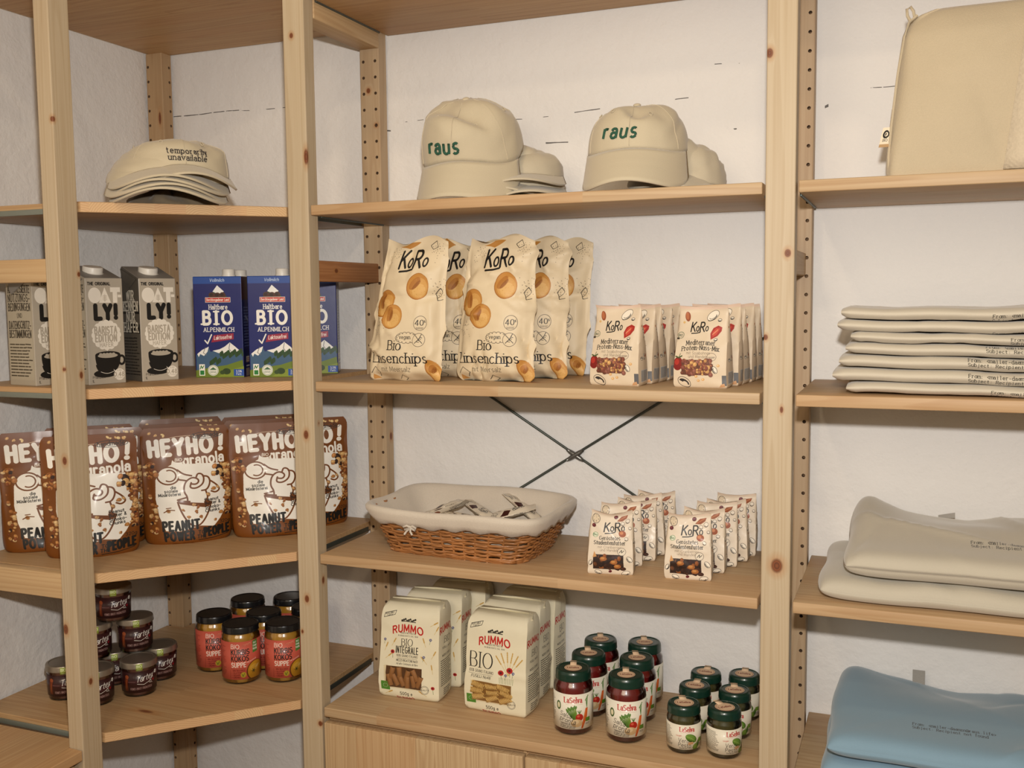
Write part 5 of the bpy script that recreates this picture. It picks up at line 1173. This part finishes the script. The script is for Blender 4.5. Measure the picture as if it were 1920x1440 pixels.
# ------------------------------------------------------------------ nut mix bags
NUTF = printed('nut_mix_print', d_nutmix(), .5, .03, .15, 60.0); NUTS = printed('nut_mix_side', d_side('nutmix_side', 40, 136, (206, 186, 160), 5), .45, .1, .2); CREAM_B = plain('cream_paper_film', (0.60, 0.48, 0.35), .5)
def nutbag(seed, fm, sm, nm, a, h, b, sag=.003):
    rows = [(0, 0, a-3, b-3, .1, 0, 0, 0), (.03, 3, a, b, .12, 0, 0, 0), (.25, h*.25, a+1, b+1, .25, 0, 0, 0), (.55, h*.55, a-1, b*.78, .25, .1, 1, 1), (.8, h*.8, a-4, b*.34, .2, .4, 1.5, 2), (.93, h*.93, a-5.5, 1.6, 0, .8, 2, 3), (.955, h*.955, a-5.5, .8, 0, 1, 2, 3), (1, h, a-5.5, .7, 0, 1, 2, 0)]
    o = softbag(nm, rows, [fm, sm, CREAM_B], slots=(0, 1, 2, 1, 2, 2), seed=seed, amp=1.2, wd=4, ncr=34, nF=22, nS=7, nt=36)
    for v in o.data.vertices:      # the top seal sags between its corners
        f = max(0, v.co.z/(h*MM)-.6)/.4; v.co.z -= sag*f*f*(1-min(1, (v.co.x/(a*MM*.85))**2)); v.co.y += .004*f*f*math.sin(v.co.x*70+seed)
    return o
NB = [nutbag(51, NUTF, NUTS, 'nut_mix_bag', 46, 136, 21), nutbag(52, NUTF, NUTS, 'nut_mix_bag', 46, 134, 21)]
k = 0
ordw = ('front', 'second', 'third', 'fourth', 'rearmost')
for row, (x0, y0, dx, dy, rz) in (('left', (575, -213, 5, 43, -8)), ('right', (719, -214, 6, 42, -6))):
    for j in range(5):
        lb = '%s tomato nut mix bag of the %s row on the chips shelf' % (ordw[j], row)
        o = NB[k] if k < 2 else NB[k % 2].copy()
        if k >= 2: COL.objects.link(o)
        jx = (0, 10, 14, 20, 24)[j]
        o.location = ((x0+jx)*MM, (y0+dy*j)*MM, 1.0987); o.rotation_euler = (math.radians((3, -1, 2, 0, -2)[j]), 0, math.radians(rz+(0, 3, -3, 2, -1)[j])); put_props(o, lb, 'bag', 'nut mix bags in the %s row' % row); k += 1
TRF = printed('trail_mix_print', d_trail(), .5, .03, .15, 60.0); TRS = printed('trail_mix_side', d_side('trail_side', 40, 122, (210, 194, 170), 9), .42, .15, .2)
NB = [nutbag(61, TRF, TRS, 'trail_mix_bag', 40, 110, 19, .007), nutbag(63, TRF, TRS, 'trail_mix_bag', 40, 112, 19, .005)]
k = 0
for row, pts in (('left', [(566, -231, 11), (566, -176, 15), (580, -130, 9), (587, -90, 12), (596, -48, 8)]), ('right', [(697, -218, 6), (710, -166, 4), (722, -121, 8), (736, -78, 3), (742, -34, 6)])):
    for j, (x, y, rz) in enumerate(pts):
        o = NB[k] if k < 2 else NB[k % 2].copy()
        if k >= 2: COL.objects.link(o)
        o.location = (x*MM, y*MM, .7777); o.rotation_euler = (math.radians((4, 0, -2, 1, -1)[j]), math.radians((0, 0, 1, -2, 1)[j]), math.radians(rz)); put_props(o, '%s trail mix bag of the %s row beside the basket' % (ordw[j], row), 'bag', 'trail mix bags in the %s row' % row); k += 1

# ------------------------------------------------------------------ pasta
RS = printed('pasta_side_print', d_rummo_side(), .55, .05, .25, 50.0); PAPER = plain('pasta_paper', (0.72, 0.66, 0.46), .55, bump=.2, bscale=60); FILM = thin_glass('window_film', (1, .98, .94), .35)
RIG = plain('wholegrain_pasta', (0.30, 0.135, 0.045), .6, bump=.4, bscale=500); FUS = plain('durum_pasta', (0.60, 0.40, 0.14), .55)
def pasta_bag(kind, label, loc, rz, seed):
    im, win = PIM[kind]
    t = thing('pasta_bag', label, 'bag', loc, rz, None)
    fm = PMAT[kind]
    a, b, h = 64, 31, 183
    rows = [(0, 0, a-6, b-4, .16, 0, 0, 0), (.025, 3, a, b, .14, 0, 0, 0), (.2, h*.2, a+2, b+2, .2, 0, 0, 0), (.5, h*.5, a, b+1, .2, 0, 2, 0), (.8, h*.8, a-1, b-1, .16, 0, 4, 0), (.90, h*.90, a-1.5, b-1.5, .14, 0, 5, 1), (.96, h*.97, a-4, b-5, .16, 0, 5, 4), (1, h, a-8, b-11, .16, 0, 5, 7)]
    softbag('paper_bag', rows, [fm, RS, PAPER], t, slots=(0, 1, 2, 1, 2, 2), seed=seed, amp=1.3, wd=6, ncr=30, nF=18, nS=10, nt=34)
    # folded closure on the top and its ear
    v, f = tube([(-50, 12, h-1), (0, 13, h+1.5), (52, 12, h+1)], 2.2, 6); mesh('top_fold', v, f, PAPER, t, smooth=True)
    mesh('fold_ear', [(52, -18, h-8), (66, -6, h-3), (60, 10, h+1), (50, 14, h), (54, -16, h-11), (67, -4, h-6), (61, 11, h-2), (51, 15, h-3)], [(0, 1, 2, 3), (7, 6, 5, 4), (0, 4, 5, 1), (1, 5, 6, 2), (2, 6, 7, 3), (3, 7, 4, 0)], PAPER, t)
    return t, win
PIM = {k: d_rummo(k) for k in ('integrale', 'fusilli')}
PMAT = {k: printed('pasta_print_'+k, PIM[k][0], .55, .05, .25, 50.0) for k in PIM}
def pieces(t, kind, win):
    r = random.Random(5)
    x0, z0, x1, z1 = win; sx = 128/130
    xs0, xs1 = (x0-65)*sx, (x1-65)*sx
    if kind == 'integrale':
        for k in range(10):
            x = xs0+9+(k % 6)*12.4; z = z0+(13 if k < 6 else 29)+r.uniform(-2, 2) if k < 6 else z0+r.uniform(24, 32)
            an = math.radians(r.uniform(60, 120)); L = 11.5; dx, dz = math.cos(an)*L, math.sin(an)*L
            if k >= 6: x = xs0+14+(k-6)*16
            p0 = np.array([x-dx, -30.5, z-dz]); p1 = np.array([x+dx, -30.5, z+dz])
            p0[2] = max(p0[2], z0+1); p1[2] = min(p1[2], z1-1)
            v, f = tube([p0, p0+(p1-p0)*.02, p1-(p1-p0)*.02, p1], [5.2, 5.6, 5.6, 5.2], 12); mesh('pasta_tube', v, f, RIG, t, smooth=True)
    else:
        for k in range(9):
            x = xs0+13+(k % 3)*27+r.uniform(-3, 3); z = z0+7+(k//3)*10.5; an = math.radians(r.uniform(-25, 25)); L = 12.5
            d = np.array([math.cos(an), 0, math.sin(an)]); nx = np.array([-math.sin(an), 0, math.cos(an)]); ny = np.array([0, -1.0, 0]); J = Join()
            for ph in (0, 2.09, 4.19):
                pts = [np.array([x, -31, z])+d*L*(s*2-1)+4.2*(math.cos(s*16+ph)*nx+math.sin(s*16+ph)*ny) for s in np.linspace(0, 1, 26)]
                J.add(tube(pts, 1.7, 5))
            mesh('pasta_spiral', J.v, J.f, FUS, t, smooth=True)
    g = [(xs0, -37.2, z0), (xs1, -37.2, z0), (xs1, -37.2, z1), (xs0, -37.2, z1)]
    mesh('window_film', g+[(p[0], p[1]+.3, p[2]) for p in g], [(0, 1, 2, 3), (7, 6, 5, 4), (0, 4, 5, 1), (1, 5, 6, 2), (2, 6, 7, 3), (3, 7, 4, 0)], FILM, t)
for i, (kind, lb, x, y, rz) in enumerate([('integrale', 'front bag of brown tube pasta with a clear window', 158, -181, 3), ('integrale', 'second bag of brown tube pasta, behind the front one', 166, -103, 5), ('integrale', 'rearmost bag of brown tube pasta, against the back wall', 188, -37, 4),
                                          ('fusilli', 'front bag of spiral pasta with poppies and wheat', 341, -185, -3), ('fusilli', 'second bag of spiral pasta, behind the poppy bag', 336, -107, -2), ('fusilli', 'rearmost bag of spiral pasta, by the back wall', 343, -38, -4)]):
    t, win = pasta_bag(kind, lb, (x, y, 484.8), rz, 70+i)
    t['group'] = 'bags of tube pasta' if kind == 'integrale' else 'bags of spiral pasta'
    if i in (0, 3): pieces(t, kind, win)

# ------------------------------------------------------------------ jars
GLASS = thin_glass('jar_glass', (.97, .99, .97), .75)
def arc_label(name, r, z0, z1, ang, mat, parent, rot=0):
    n = 30; V = []; F = []; UV = []
    for j in (0, 1):
        for i in range(n+1):
            a = math.radians(-ang/2+ang*i/n+rot); V.append((r[j]*math.sin(a), -r[j]*math.cos(a), (z0, z1)[j]))
    for i in range(n):
        F.append((i, i+1, n+2+i, n+1+i)); UV += [(i/n, 0), ((i+1)/n, 0), ((i+1)/n, 1), (i/n, 1)]
    o = mesh(name, V, F, mat, parent, smooth=True, uv=UV)
    md = o.modifiers.new('thick', 'SOLIDIFY'); md.thickness = .0003; md.offset = 1
    return o
SAL_L = printed('salsa_label_print', d_salsa(), .5, .1, .05); PES_L = printed('pesto_label_print', d_pesto(), .5, .1, .05); SOU_L = printed('soup_label_print', d_soup(), .45, .2, .05); SPR_L = printed('spread_label_print', d_spread(), .4, .25, .05)
STK = printed('lid_sticker_print', d_sticker(), .6); SEAL = printed('lid_seal_print', d_seal(), .5)
LIDG = plain('green_lid', (0.004, 0.028, 0.017), .3, coat=.25); LIDB = plain('black_lid', (0.008, 0.008, 0.009), .25, coat=.4); LIDM = plain('bronze_lid', (0.34, 0.29, 0.23), .38, .75, scale=20)
TOM = plain('tomato_sauce', (0.15, 0.004, 0.004), .35, var=.25, scale=90, coat=.3); PESC = plain('green_pesto', (0.055, 0.045, 0.010), .35, var=.5, scale=260, coat=.3); SOUC = plain('pumpkin_soup', (0.42, 0.21, 0.022), .3, var=.12, scale=60, coat=.3); SPRC = plain('brown_spread', (0.11, 0.035, 0.022), .4, var=.2, scale=120)
def jar(nm, label, cat, loc, rz, spec, group, protos={}):
    if nm in protos:
        c = dup(protos[nm], loc, rz, label); return c
    t = thing(nm, label, cat, loc, rz, group); protos[nm] = t
    body, cont, lid = spec['glass'], spec['cont'], spec['lid']
    lathe('contents', cont, spec['cm'], t, 40, ang=50); lathe('glass', body, GLASS, t, 40, ang=50)
    lathe('lid', lid, spec['lm'], t, 48, ang=32)
    arc_label('label', spec['lr'], spec['lz'][0], spec['lz'][1], spec['la'], spec['lab'], t, spec.get('lrot', 0))
    if 'sticker' in spec:
        R, z, rs = spec['sticker']; V = [(rs*math.sin(a), rs*math.cos(a)-1.5, z) for a in np.linspace(0, 2*math.pi, 33)[:-1]]
        o = mesh('lid_sticker', V+[(v[0], v[1], z-.25) for v in V], [list(range(32))[::-1], list(range(32, 64))]+[(i, (i+1) % 32, 32+(i+1) % 32, 32+i) for i in range(32)], STK, t, uv=[(.5+.5*V[i][0]/rs, .5+.5*(V[i][1]+1.5)/rs) for i in list(range(32))[::-1]]+[(.5, .5)]*(32+128))
        w = rs*.36; y1 = rs*.6
        P = [(y1, z+.1), (R-3.2, z+.1), (R-1.2, z+1.2), (R+.35, z-1.2), (R+.35, z-9), (R-.4, z-14)]
        V = [(s*w, p[0], p[1]) for p in P for s in (-1, 1)]
        o = mesh('lid_tab', V, [(2*i, 2*i+2, 2*i+3, 2*i+1) for i in range(len(P)-1)], STK, t, uv=[(.06, .06)]*(4*(len(P)-1)), smooth=True)
        md = o.modifiers.new('thick', 'SOLIDIFY'); md.thickness = .0003; md.offset = 1
        for n_ in ('lid_sticker', 'lid_tab'): pass
    if 'seal' in spec:
        r, z0, z1 = spec['seal']
        arc_label('lid_seal', (r, r), z0, z1, 19, SEAL, t, 4)
    return t
SALSA = dict(glass=[(28, 0), (32, 1.2), (34.5, 5), (34.5, 82), (33.4, 87), (30.6, 91.5), (29.6, 94), (29.6, 100)], cont=[(28, 2), (32.6, 4), (33.4, 8), (33.4, 82), (32.2, 86.5), (29.4, 91), (28.6, 95)],
             lid=[(30.2, 94.5), (31.4, 95), (31.6, 97), (31.2, 98.5), (31.2, 105), (30.4, 109), (28.6, 111.4), (26.4, 111.7), (25.6, 110.6), (10, 110.4)], cm=TOM, lm=LIDG, lr=(34.8, 34.8), lz=(12.5, 75), la=246, lab=SAL_L, lrot=6, sticker=(31, 111, 15.5))
for i, (x, y, rz, lb) in enumerate([(493, -221, 17, 'front jar of red sauce in the left row beside the spiral pasta'), (496, -140, 22, 'middle jar of red sauce in the left row'), (495, -60, 19, 'rear jar of red sauce in the left row'),
                                    (589, -219, 17, 'front jar of red sauce in the right row'), (585, -132, 21, 'middle jar of red sauce in the right row'), (578, -48, 18, 'rear jar of red sauce in the right row')]):
    jar('sauce_jar', lb, 'jar', (x, y, 484.8), rz, SALSA, 'jars of red sauce with green lids')
PESTO = dict(glass=[(23, 0), (27, 1.2), (28.5, 4.5), (28.5, 55), (28, 58), (26.4, 61.5), (26, 64), (26, 69)], cont=[(23, 2), (26.8, 3.6), (27.4, 7), (27.4, 55), (27, 57.6), (25.4, 61), (25, 65)],
             lid=[(26.6, 64.4), (27.8, 65), (28, 66.6), (27.6, 68), (27.6, 74), (26.8, 77.6), (25, 79.6), (23, 80), (22.2, 79), (9, 78.8)], cm=PESC, lm=LIDG, lr=(28.8, 28.8), lz=(9, 51), la=258, lab=PES_L, lrot=2, sticker=(27.3, 79.4, 16.5))
for i, (x, y, rz, lb) in enumerate([(692, -228, 20, 'front jar of green pesto in the left row'), (694, -146, 0, 'middle jar of green pesto in the left row'), (700, -76, 2, 'rear jar of green pesto in the left row'),
                                    (759, -223, 40, 'front jar of green pesto beside the large-knot post'), (763, -143, 12, 'middle jar of green pesto in the right row'), (767, -62, 4, 'rear jar of green pesto, partly behind the large-knot post')]):
    jar('pesto_jar', lb, 'jar', (x, y, 484.8), rz, PESTO, 'jars of green pesto with green lids')
SOUP = dict(glass=[(31, 0), (35.5, 1.4), (37.5, 5), (37.5, 90), (36.6, 95), (34.6, 98.4), (34.2, 101), (34.2, 105)], cont=[(31, 2), (35.4, 4), (36.4, 8), (36.4, 91), (35.4, 94.6), (33.4, 98), (33.2, 100)],
            lid=[(34.8, 100.4), (36.2, 101), (36.5, 102.6), (36.1, 104), (36.1, 111), (35.2, 113.8), (33.4, 115), (30.4, 115), (29.6, 114.2), (12, 114)], cm=SOUC, lm=LIDB, lr=(37.8, 37.8), lz=(11, 87), la=272, lab=SOU_L, lrot=8)
for i, (x, y, rz, lb) in enumerate([(-199, -247, 36, 'front jar of pumpkin soup, its whole coral label in view'), (-290, -213, 40, 'jar of pumpkin soup farthest left'), (-123, -209, 34, 'jar of pumpkin soup beside the knotty post'), (-200, -168, 44, 'jar of pumpkin soup directly behind the front one'),
                                    (-289, -102, 40, 'rear jar of pumpkin soup nearest the corner post'), (-210, -58, 40, 'rear jar of pumpkin soup by the back wall'), (-132, -104, 40, 'rear jar of pumpkin soup mostly hidden by the knotty post')]):
    jar('soup_jar', lb, 'jar', (x, y, 491.3), rz, SOUP, 'jars of pumpkin soup with black lids')
SPREAD = dict(glass=[(26, 0), (30, 1.2), (31, 4), (32.6, 50), (33.2, 56), (33.2, 60)], cont=[(26, 2), (29.4, 4), (30.2, 7), (31.6, 50), (32, 56)],
              lid=[(34, 56), (35.2, 56.4), (35.4, 58), (34.6, 60), (34.6, 64.6), (33.6, 67), (31.8, 68), (29, 68), (28.2, 67.2), (12, 67)], cm=SPRC, lm=LIDM, lr=(31.5, 32.8), lz=(9, 50), la=282, lab=SPR_L, lrot=10, seal=(35.75, 53.5, 66.5))
for i, (x, y, z, rz, lb) in enumerate([(-344, -374, 0, 40, 'front right jar of brown spread on the shelf'), (-388, -440, 0, 42, 'jar of brown spread on the shelf right behind the leftmost post'), (-466, -438, 0, 38, 'jar of brown spread on the shelf farthest left'), (-362, -296, 0, 40, 'jar of brown spread on the shelf at the right rear'), (-430, -349, 0, 42, 'jar of brown spread at the hidden rear of the pile'),
                                       (-384, -336, 68.3, 42, 'jar of brown spread in the second layer, whole label showing'), (-432, -396, 68.3, 46, 'jar of brown spread in the second layer, half behind the leftmost post'), (-408, -366, 136.6, 40, 'topmost jar of brown spread in the pile')]):
    jar('spread_jar', lb, 'jar', (x, y, 491.3+z), rz, SPREAD, 'pile of brown spread jars')

# ------------------------------------------------------------------ wicker basket with a cloth liner and wrapped bars
WIL = plain('willow', (0.33, 0.135, 0.04), .5, var=.5, scale=26, coat=.15); LIN = cloth('linen_liner', (0.60, 0.53, 0.44), 420, .5, .1)
bk = thing('wicker_basket', 'low wicker basket with a beige cloth liner', 'basket', (272, -158, 777.6), -3.5)
def rect_ring(a, b, ang, n=5.5):
    c, s = math.cos(ang), math.sin(ang)
    k = (abs(c)**n+abs(s)**n)**(-1/n)
    return a*k*c, b*k*s
def bsize(z): f = z/82; return 138+(174-138)*f, 86+(112-86)*f
NS = 44; J = Join(); rb = random.Random(4)
for lv in range(18):
    z = 4+lv*4.5; a, b = bsize(z); pts = []
    for i in range(NS*4):
        t_ = 2*math.pi*i/(NS*4); off = 2.6*math.cos(math.pi*(i/4)+math.pi*lv)
        x, y = rect_ring(a+off, b+off, t_); pts.append((x, y, z+1.2*math.sin(t_*3+lv*2)+rb.uniform(-.7, .7)))
    J.add(tube(pts, 2.5, 6, True))
wv = mesh('weave', J.v, J.f, WIL, bk, smooth=True, kind='stuff')
J = Join()
for i in range(NS):
    t_ = 2*math.pi*(i+.5)/NS
    J.add(tube([(*rect_ring(*bsize(z), t_), z) for z in (0, 20, 40, 60, 82)], 2.4, 6))
mesh('stakes', J.v, J.f, WIL, bk, smooth=True, kind='stuff')
J = Join()
for k in range(13): J.add(tube([(x, -80+160*k/12, 3+1.5*math.cos(math.pi*(i+k))) for i, x in enumerate(np.linspace(-130, 130, 21))], 2.6, 5))
for lv in range(2):
    pts = [(*rect_ring(138+lv*2, 87+lv*2, 2*math.pi*i/96), 2.5+lv*3.2+1.2*math.sin(i*1.6)) for i in range(96)]; J.add(tube(pts, 2.8, 6, True))
mesh('base', J.v, J.f, WIL, bk, smooth=True, kind='stuff')
n = 120; V = []; F = []
prof = [(.5, 12, 0), (.9, 13, 0), (.96, 20, -9), (1, 50, -8), (1, 78, -6), (1, 86, -2), (1, 90, 2), (1, 90.5, 6), (1, 87, 9), (1, 80, 9.5), (1, 70, 8.5), (1, 60, 7.5)]
for j, (k, z, off) in enumerate(prof):
    for i in range(n):
        t_ = 2*math.pi*i/n; a, b = bsize(min(z, 84)); x, y = rect_ring((a+off)*k, (b+off)*k, t_)
        w = 1.4*math.sin(t_*17+j)+1.0*math.sin(t_*7) if j > 3 else 0
        zz = z+(1.6*math.sin(t_*5+1)+(2.5*math.sin(t_*23) if j == len(prof)-1 else 0) if j > 3 else 0)+(6*max(0, math.sin(t_))-2 if j > 3 else 0)
        V.append((x+w*.4, y+w*.4, zz))
for j in range(len(prof)-1):
    for i in range(n): F.append((j*n+i, j*n+(i+1) % n, (j+1)*n+(i+1) % n, (j+1)*n+i))
F.append(list(range(n)))
ln_ = mesh('liner', V, F, LIN, bk, smooth=True)
md = ln_.modifiers.new('thick', 'SOLIDIFY'); md.thickness = .0012
J = Join()
for s in (-1, 1):
    J.add(tube([(-60, -122, 59), (-60+s*6, -127, 63), (-60+s*13, -127, 60), (-60+s*11, -126, 55), (-60, -123, 58)], 2.1, 6)); J.add(tube([(-60, -124, 58), (-60+s*4-3, -126, 52), (-60+s*8-4, -125, 46)], 1.9, 6))
mesh('bow', J.v, J.f, LIN, bk, smooth=True)
WRM = printed('bar_wrapper_print', d_wrapper(), .35, .3, .3, 40.0)
def bar(seed):
    rows = [(0, 0, 15, .6, 0, 1, 0, 0), (.08, 9, 15, 1, 0, 1, 0, 0), (.14, 15, 16, 6, .3, .8, 0, 0), (.5, 52, 16.5, 8, .4, .7, 0, 0), (.86, 89, 16, 6, .3, .8, 0, 0), (.92, 95, 15, 1, 0, 1, 0, 0), (1, 104, 15, .6, 0, 1, 0, 0)]
    return softbag('snack_bar', rows, [WRM], slots=(0,)*6, seed=seed, amp=1.6, wd=5, ncr=30, nF=8, nS=4, nt=26, axes=1)
BB = [bar(81), bar(82)]
bars = [(200, -120, 62, 10, -20, 'cream wrapped bar poking up at the left of the basket'), (262, -100, 60, -35, 12, 'wrapped bar with its end flap standing near the middle of the basket'), (330, -108, 60, 20, -14, 'wrapped bar with a badge in the right half of the basket'), (352, -84, 66, -25, 24, 'wrapped bar with a crumpled end sticking up at the right'), (236, -140, 52, -10, 0, 'wrapped bar lying across the front middle of the basket'), (300, -150, 48, 15, 4, 'wrapped bar lying near the front rim'),
        (180, -170, 40, 40, 0, 'wrapped bar deep in the left front of the basket'), (250, -180, 38, -8, 0, 'wrapped bar deep in the front middle of the basket'), (340, -170, 40, 30, 0, 'wrapped bar deep in the right front of the basket')]
for i, (x, y, z, rz, ry, lb) in enumerate(bars):
    o = BB[i] if i < 2 else BB[i % 2].copy()
    if i >= 2: COL.objects.link(o)
    c, s_ = math.cos(math.radians(rz)), math.sin(math.radians(rz))
    o.location = ((x-52*c)*MM, (y-52*s_)*MM, (777.5+z-52*math.sin(-math.radians(ry))*1.0)*MM)
    o.rotation_euler = (math.radians(72+(i*13) % 30), math.radians(ry), math.radians(rz)); put_props(o, lb, 'snack', 'wrapped bars in the basket')

# ------------------------------------------------------------------ folded T-shirts
TEE_BASE = (0.58, 0.52, 0.415)
tee_rows = [(946, 16, 216, 6), (926, 20, 233, -4), (935, 19, 228, 1), (944, 18, 226, -6), (951, 15.5, 228, 3), (932, 18, 231, -3), (937, 19, 226, 4)]
z = 1098.2
tl = ('lowest folded cream T-shirt of the stack', 'second folded cream T-shirt from the bottom, its fold sticking out farthest', 'third folded cream T-shirt from the bottom', 'fourth folded cream T-shirt, the middle of the stack', 'fifth folded cream T-shirt from the bottom', 'sixth folded cream T-shirt, just under the top one', 'topmost folded cream T-shirt of the stack')
prints = [d_mail(330, 20, x, y, 5.4) for (x, y) in ((196, -2.5), (186, 3.0), (176, 6.5), (190, 9.0), (214, 1.5), (210, -11), (204, -3.5))]
for i, (x0, th, dep, jx) in enumerate(tee_rows):
    b = dep/2; a = th/2; Wd = 330
    rows = [(0, 0, a*.62, b*.97, .8, 0, a, 0), (.006, 1.5, a*.9, b*.99, .6, 0, a, 0), (.02, 6, a, b, .45, 0, a, 0), (.2, 66, a*1.0, b, .45, 0, a, 0), (.4, 132, a*1.03, b*1.005, .45, 0, a*1.02, 0), (.6, 198, a, b, .45, 0, a, 0), (.8, 264, a, b, .45, 0, a, 0), (1, Wd, a, b, .45, 0, a, 0)]
    m = cloth('cream_jersey_%d' % i, TEE_BASE, 1100, .25, .05, img=prints[i]); m2 = TEEM if i else None
    if not i: TEEM = m2 = cloth('cream_jersey', TEE_BASE, 1100, .25, .05)
    o = softbag('folded_tshirt', rows, [m, TEEM], slots=(0, 1, 1, 1, 1, 1), seed=300+i, amp=1.0, wd=12, ncr=22, nF=10, nS=16, nt=48, axes=1, ln=1.2)
    for v in o.data.vertices: v.co.z += .0016*math.sin(v.co.x*17+i*.35)+.0010*math.sin(v.co.x*41+i*.4)
    o.location = (x0*MM, (-288+b)*MM, (z+1.2)*MM); put_props(o, tl[i], 'T-shirt', 'stack of folded cream T-shirts')
    z += th+.6
# ------------------------------------------------------------------ sweaters
def sweater(label, cx, cy, a, b, z, zf, col, seed, mailpos=None, tag=None, loop=False):
    t = thing('folded_sweater', label, 'sweater', (0, 0, z))
    ub = None; img = None
    if mailpos:
        img = d_mail(200, 40, 4, 10, 5.2); ub = (mailpos[0], mailpos[1], mailpos[0]+200, mailpos[1]+mailpos[2])
    m = cloth('fleece_%d' % seed, col, 900, .35, .05, .35, img=img)
    heap('body', cx, cy, a, b, zf, m, parent=t, uvbox=ub, seed=seed, n=64)
    if tag:
        x, y, zz, w, h, tilt = tag
        V = [(x, y, zz), (x+w, y, zz+tilt*.4), (x+w, y+2, zz+h+tilt), (x, y+2, zz+h)]
        mesh('neck_label', V+[(p[0], p[1]+.8, p[2]) for p in V], [(0, 1, 2, 3), (7, 6, 5, 4), (0, 4, 5, 1), (1, 5, 6, 2), (2, 6, 7, 3), (3, 7, 4, 0)], plain('woven_label_%d' % seed, (.30, .28, .25), .7, bump=.5), t)
    return t
sg = lambda v: 1/(1+math.exp(-v))
CRS = (0.50, 0.455, 0.365)
sweater('lower of the two cream sweaters, flat under the other one', 1080, -146, 172, 144, 777.6, lambda x, y: 40+3*math.sin(x*.03)-14*sg((x-1000)/40)*sg((-200-y)/20)*.0, CRS, 1)
sweater('upper of the two cream sweaters, with printed mail lines', 1112, -152, 166, 138, 817.5, lambda x, y: 44+22*sg((y+190)/22)+30*sg((y+120)/30)*math.exp(-((x-962)/46)**2)-14*sg((y+110)/24)*math.exp(-((x-1110)/80)**2), CRS, 2, (1122, -236, 62), (1084, -34, 50, 26, 5, 6))
BLU = (0.215, 0.335, 0.43)
sweater('lower blue sweater, at the bottom edge of the picture', 1086, -150, 168, 142, 484.6, lambda x, y: 48, BLU, 3)
sweater('upper blue sweater with printed mail lines and a grey neck label', 1086, -152, 160, 144, 532.5, lambda x, y: 42+12*sg((y+180)/24)+16*sg((y+100)/30)*math.exp(-((x-944)/42)**2)-20*sg((y+90)/24)*math.exp(-((x-1120)/90)**2), BLU, 4, (1046, -246, 62), (1050, -30, 40, 20, 24, 0))
# ------------------------------------------------------------------ canvas bag
CANV = cloth('natural_canvas', (0.50, 0.415, 0.285), 620, .6, .09); CANW = cloth('woven_band', (0.56, 0.47, 0.34), 260, .9, .16)
tb = thing('canvas_bag', 'large natural canvas bag with a side seam and loop, on the right top shelf', 'bag', (1130, -252, 1417.2))
rows = [(0, 0, 134, 30, .2, 0, 0, 0), (.03, 8, 136, 34, .3, 0, 0, 0), (.3, 72, 132, 42, .5, .2, 0, 2), (.6, 144, 127, 40, .5, .3, 3, 4), (.85, 204, 122, 28, .3, .4, 5, 8), (.94, 226, 117, 17, .3, .5, 8, 10), (.98, 236, 108, 9, .3, .5, 14, 11), (1, 241, 96, 4, .3, .5, 22, 12)]
softbag('body', rows, [CANV], tb, slots=(0,)*6, seed=401, amp=2.4, wd=15, ncr=24, nF=30, nS=10, nt=44, ln=.5)
v, f = tube([(-131, -18, 4), (-132, -19, 30), (-129, -22, 72), (-122, -20, 144), (-115, -10, 200), (-108, -2, 222), (-98, 5, 233)], 2.2, 6); mesh('side_seam', v, f, CANV, tb, smooth=True)
v, f = tube([(-106, 6, 224), (-111, 5, 234), (-112, 5, 243), (-107, 5, 246), (-103, 6, 240), (-101, 7, 230)], 2.4, 6); mesh('loop', v, f, CANV, tb, smooth=True)
TAGM = printed('side_tag_print', d_tag(), .8)
V = [(-146, -20, 44), (-130, -22, 44), (-128, -22, 72), (-140, -20, 72)]
mesh('side_tag', V+[(p[0], p[1]+.6, p[2]) for p in V], [(0, 1, 2, 3), (7, 6, 5, 4), (0, 4, 5, 1), (1, 5, 6, 2), (2, 6, 7, 3), (3, 7, 4, 0)], TAGM, tb, uv=[(0, 0), (1, 0), (1, 1), (0, 1)]*6)
def strip(name, mat, pts0, pts1, th, parent):
    V = []; F = []
    for a_, b_ in zip(pts0, pts1): V += [a_, b_]
    k = len(pts0)
    F = [(2*i, 2*i+1, 2*i+3, 2*i+2) for i in range(k-1)]
    o = mesh(name, V, F, mat, parent, smooth=True); md = o.modifiers.new('thick', 'SOLIDIFY'); md.thickness = th*MM; md.offset = 0
    return o
zz = np.linspace(2, 236, 14)
strip('woven_band', CANW, [(18+z_*.12, -37-10*math.sin(z_/242*3.0)+z_*.06, z_) for z_ in zz], [(74+z_*.1, -37-10*math.sin(z_/242*3.0)+z_*.06, z_) for z_ in zz], 1.6, tb)
strip('strap', CANW, [(52-10*math.sin(t_*3.1)+(1-t_)*26, -54-6*math.sin(t_*3), 40+195*t_) for t_ in np.linspace(0, 1, 14)], [(112, -54-6*math.sin(t_*3), 40+195*t_) for t_ in np.linspace(0, 1, 14)], 3.0, tb)
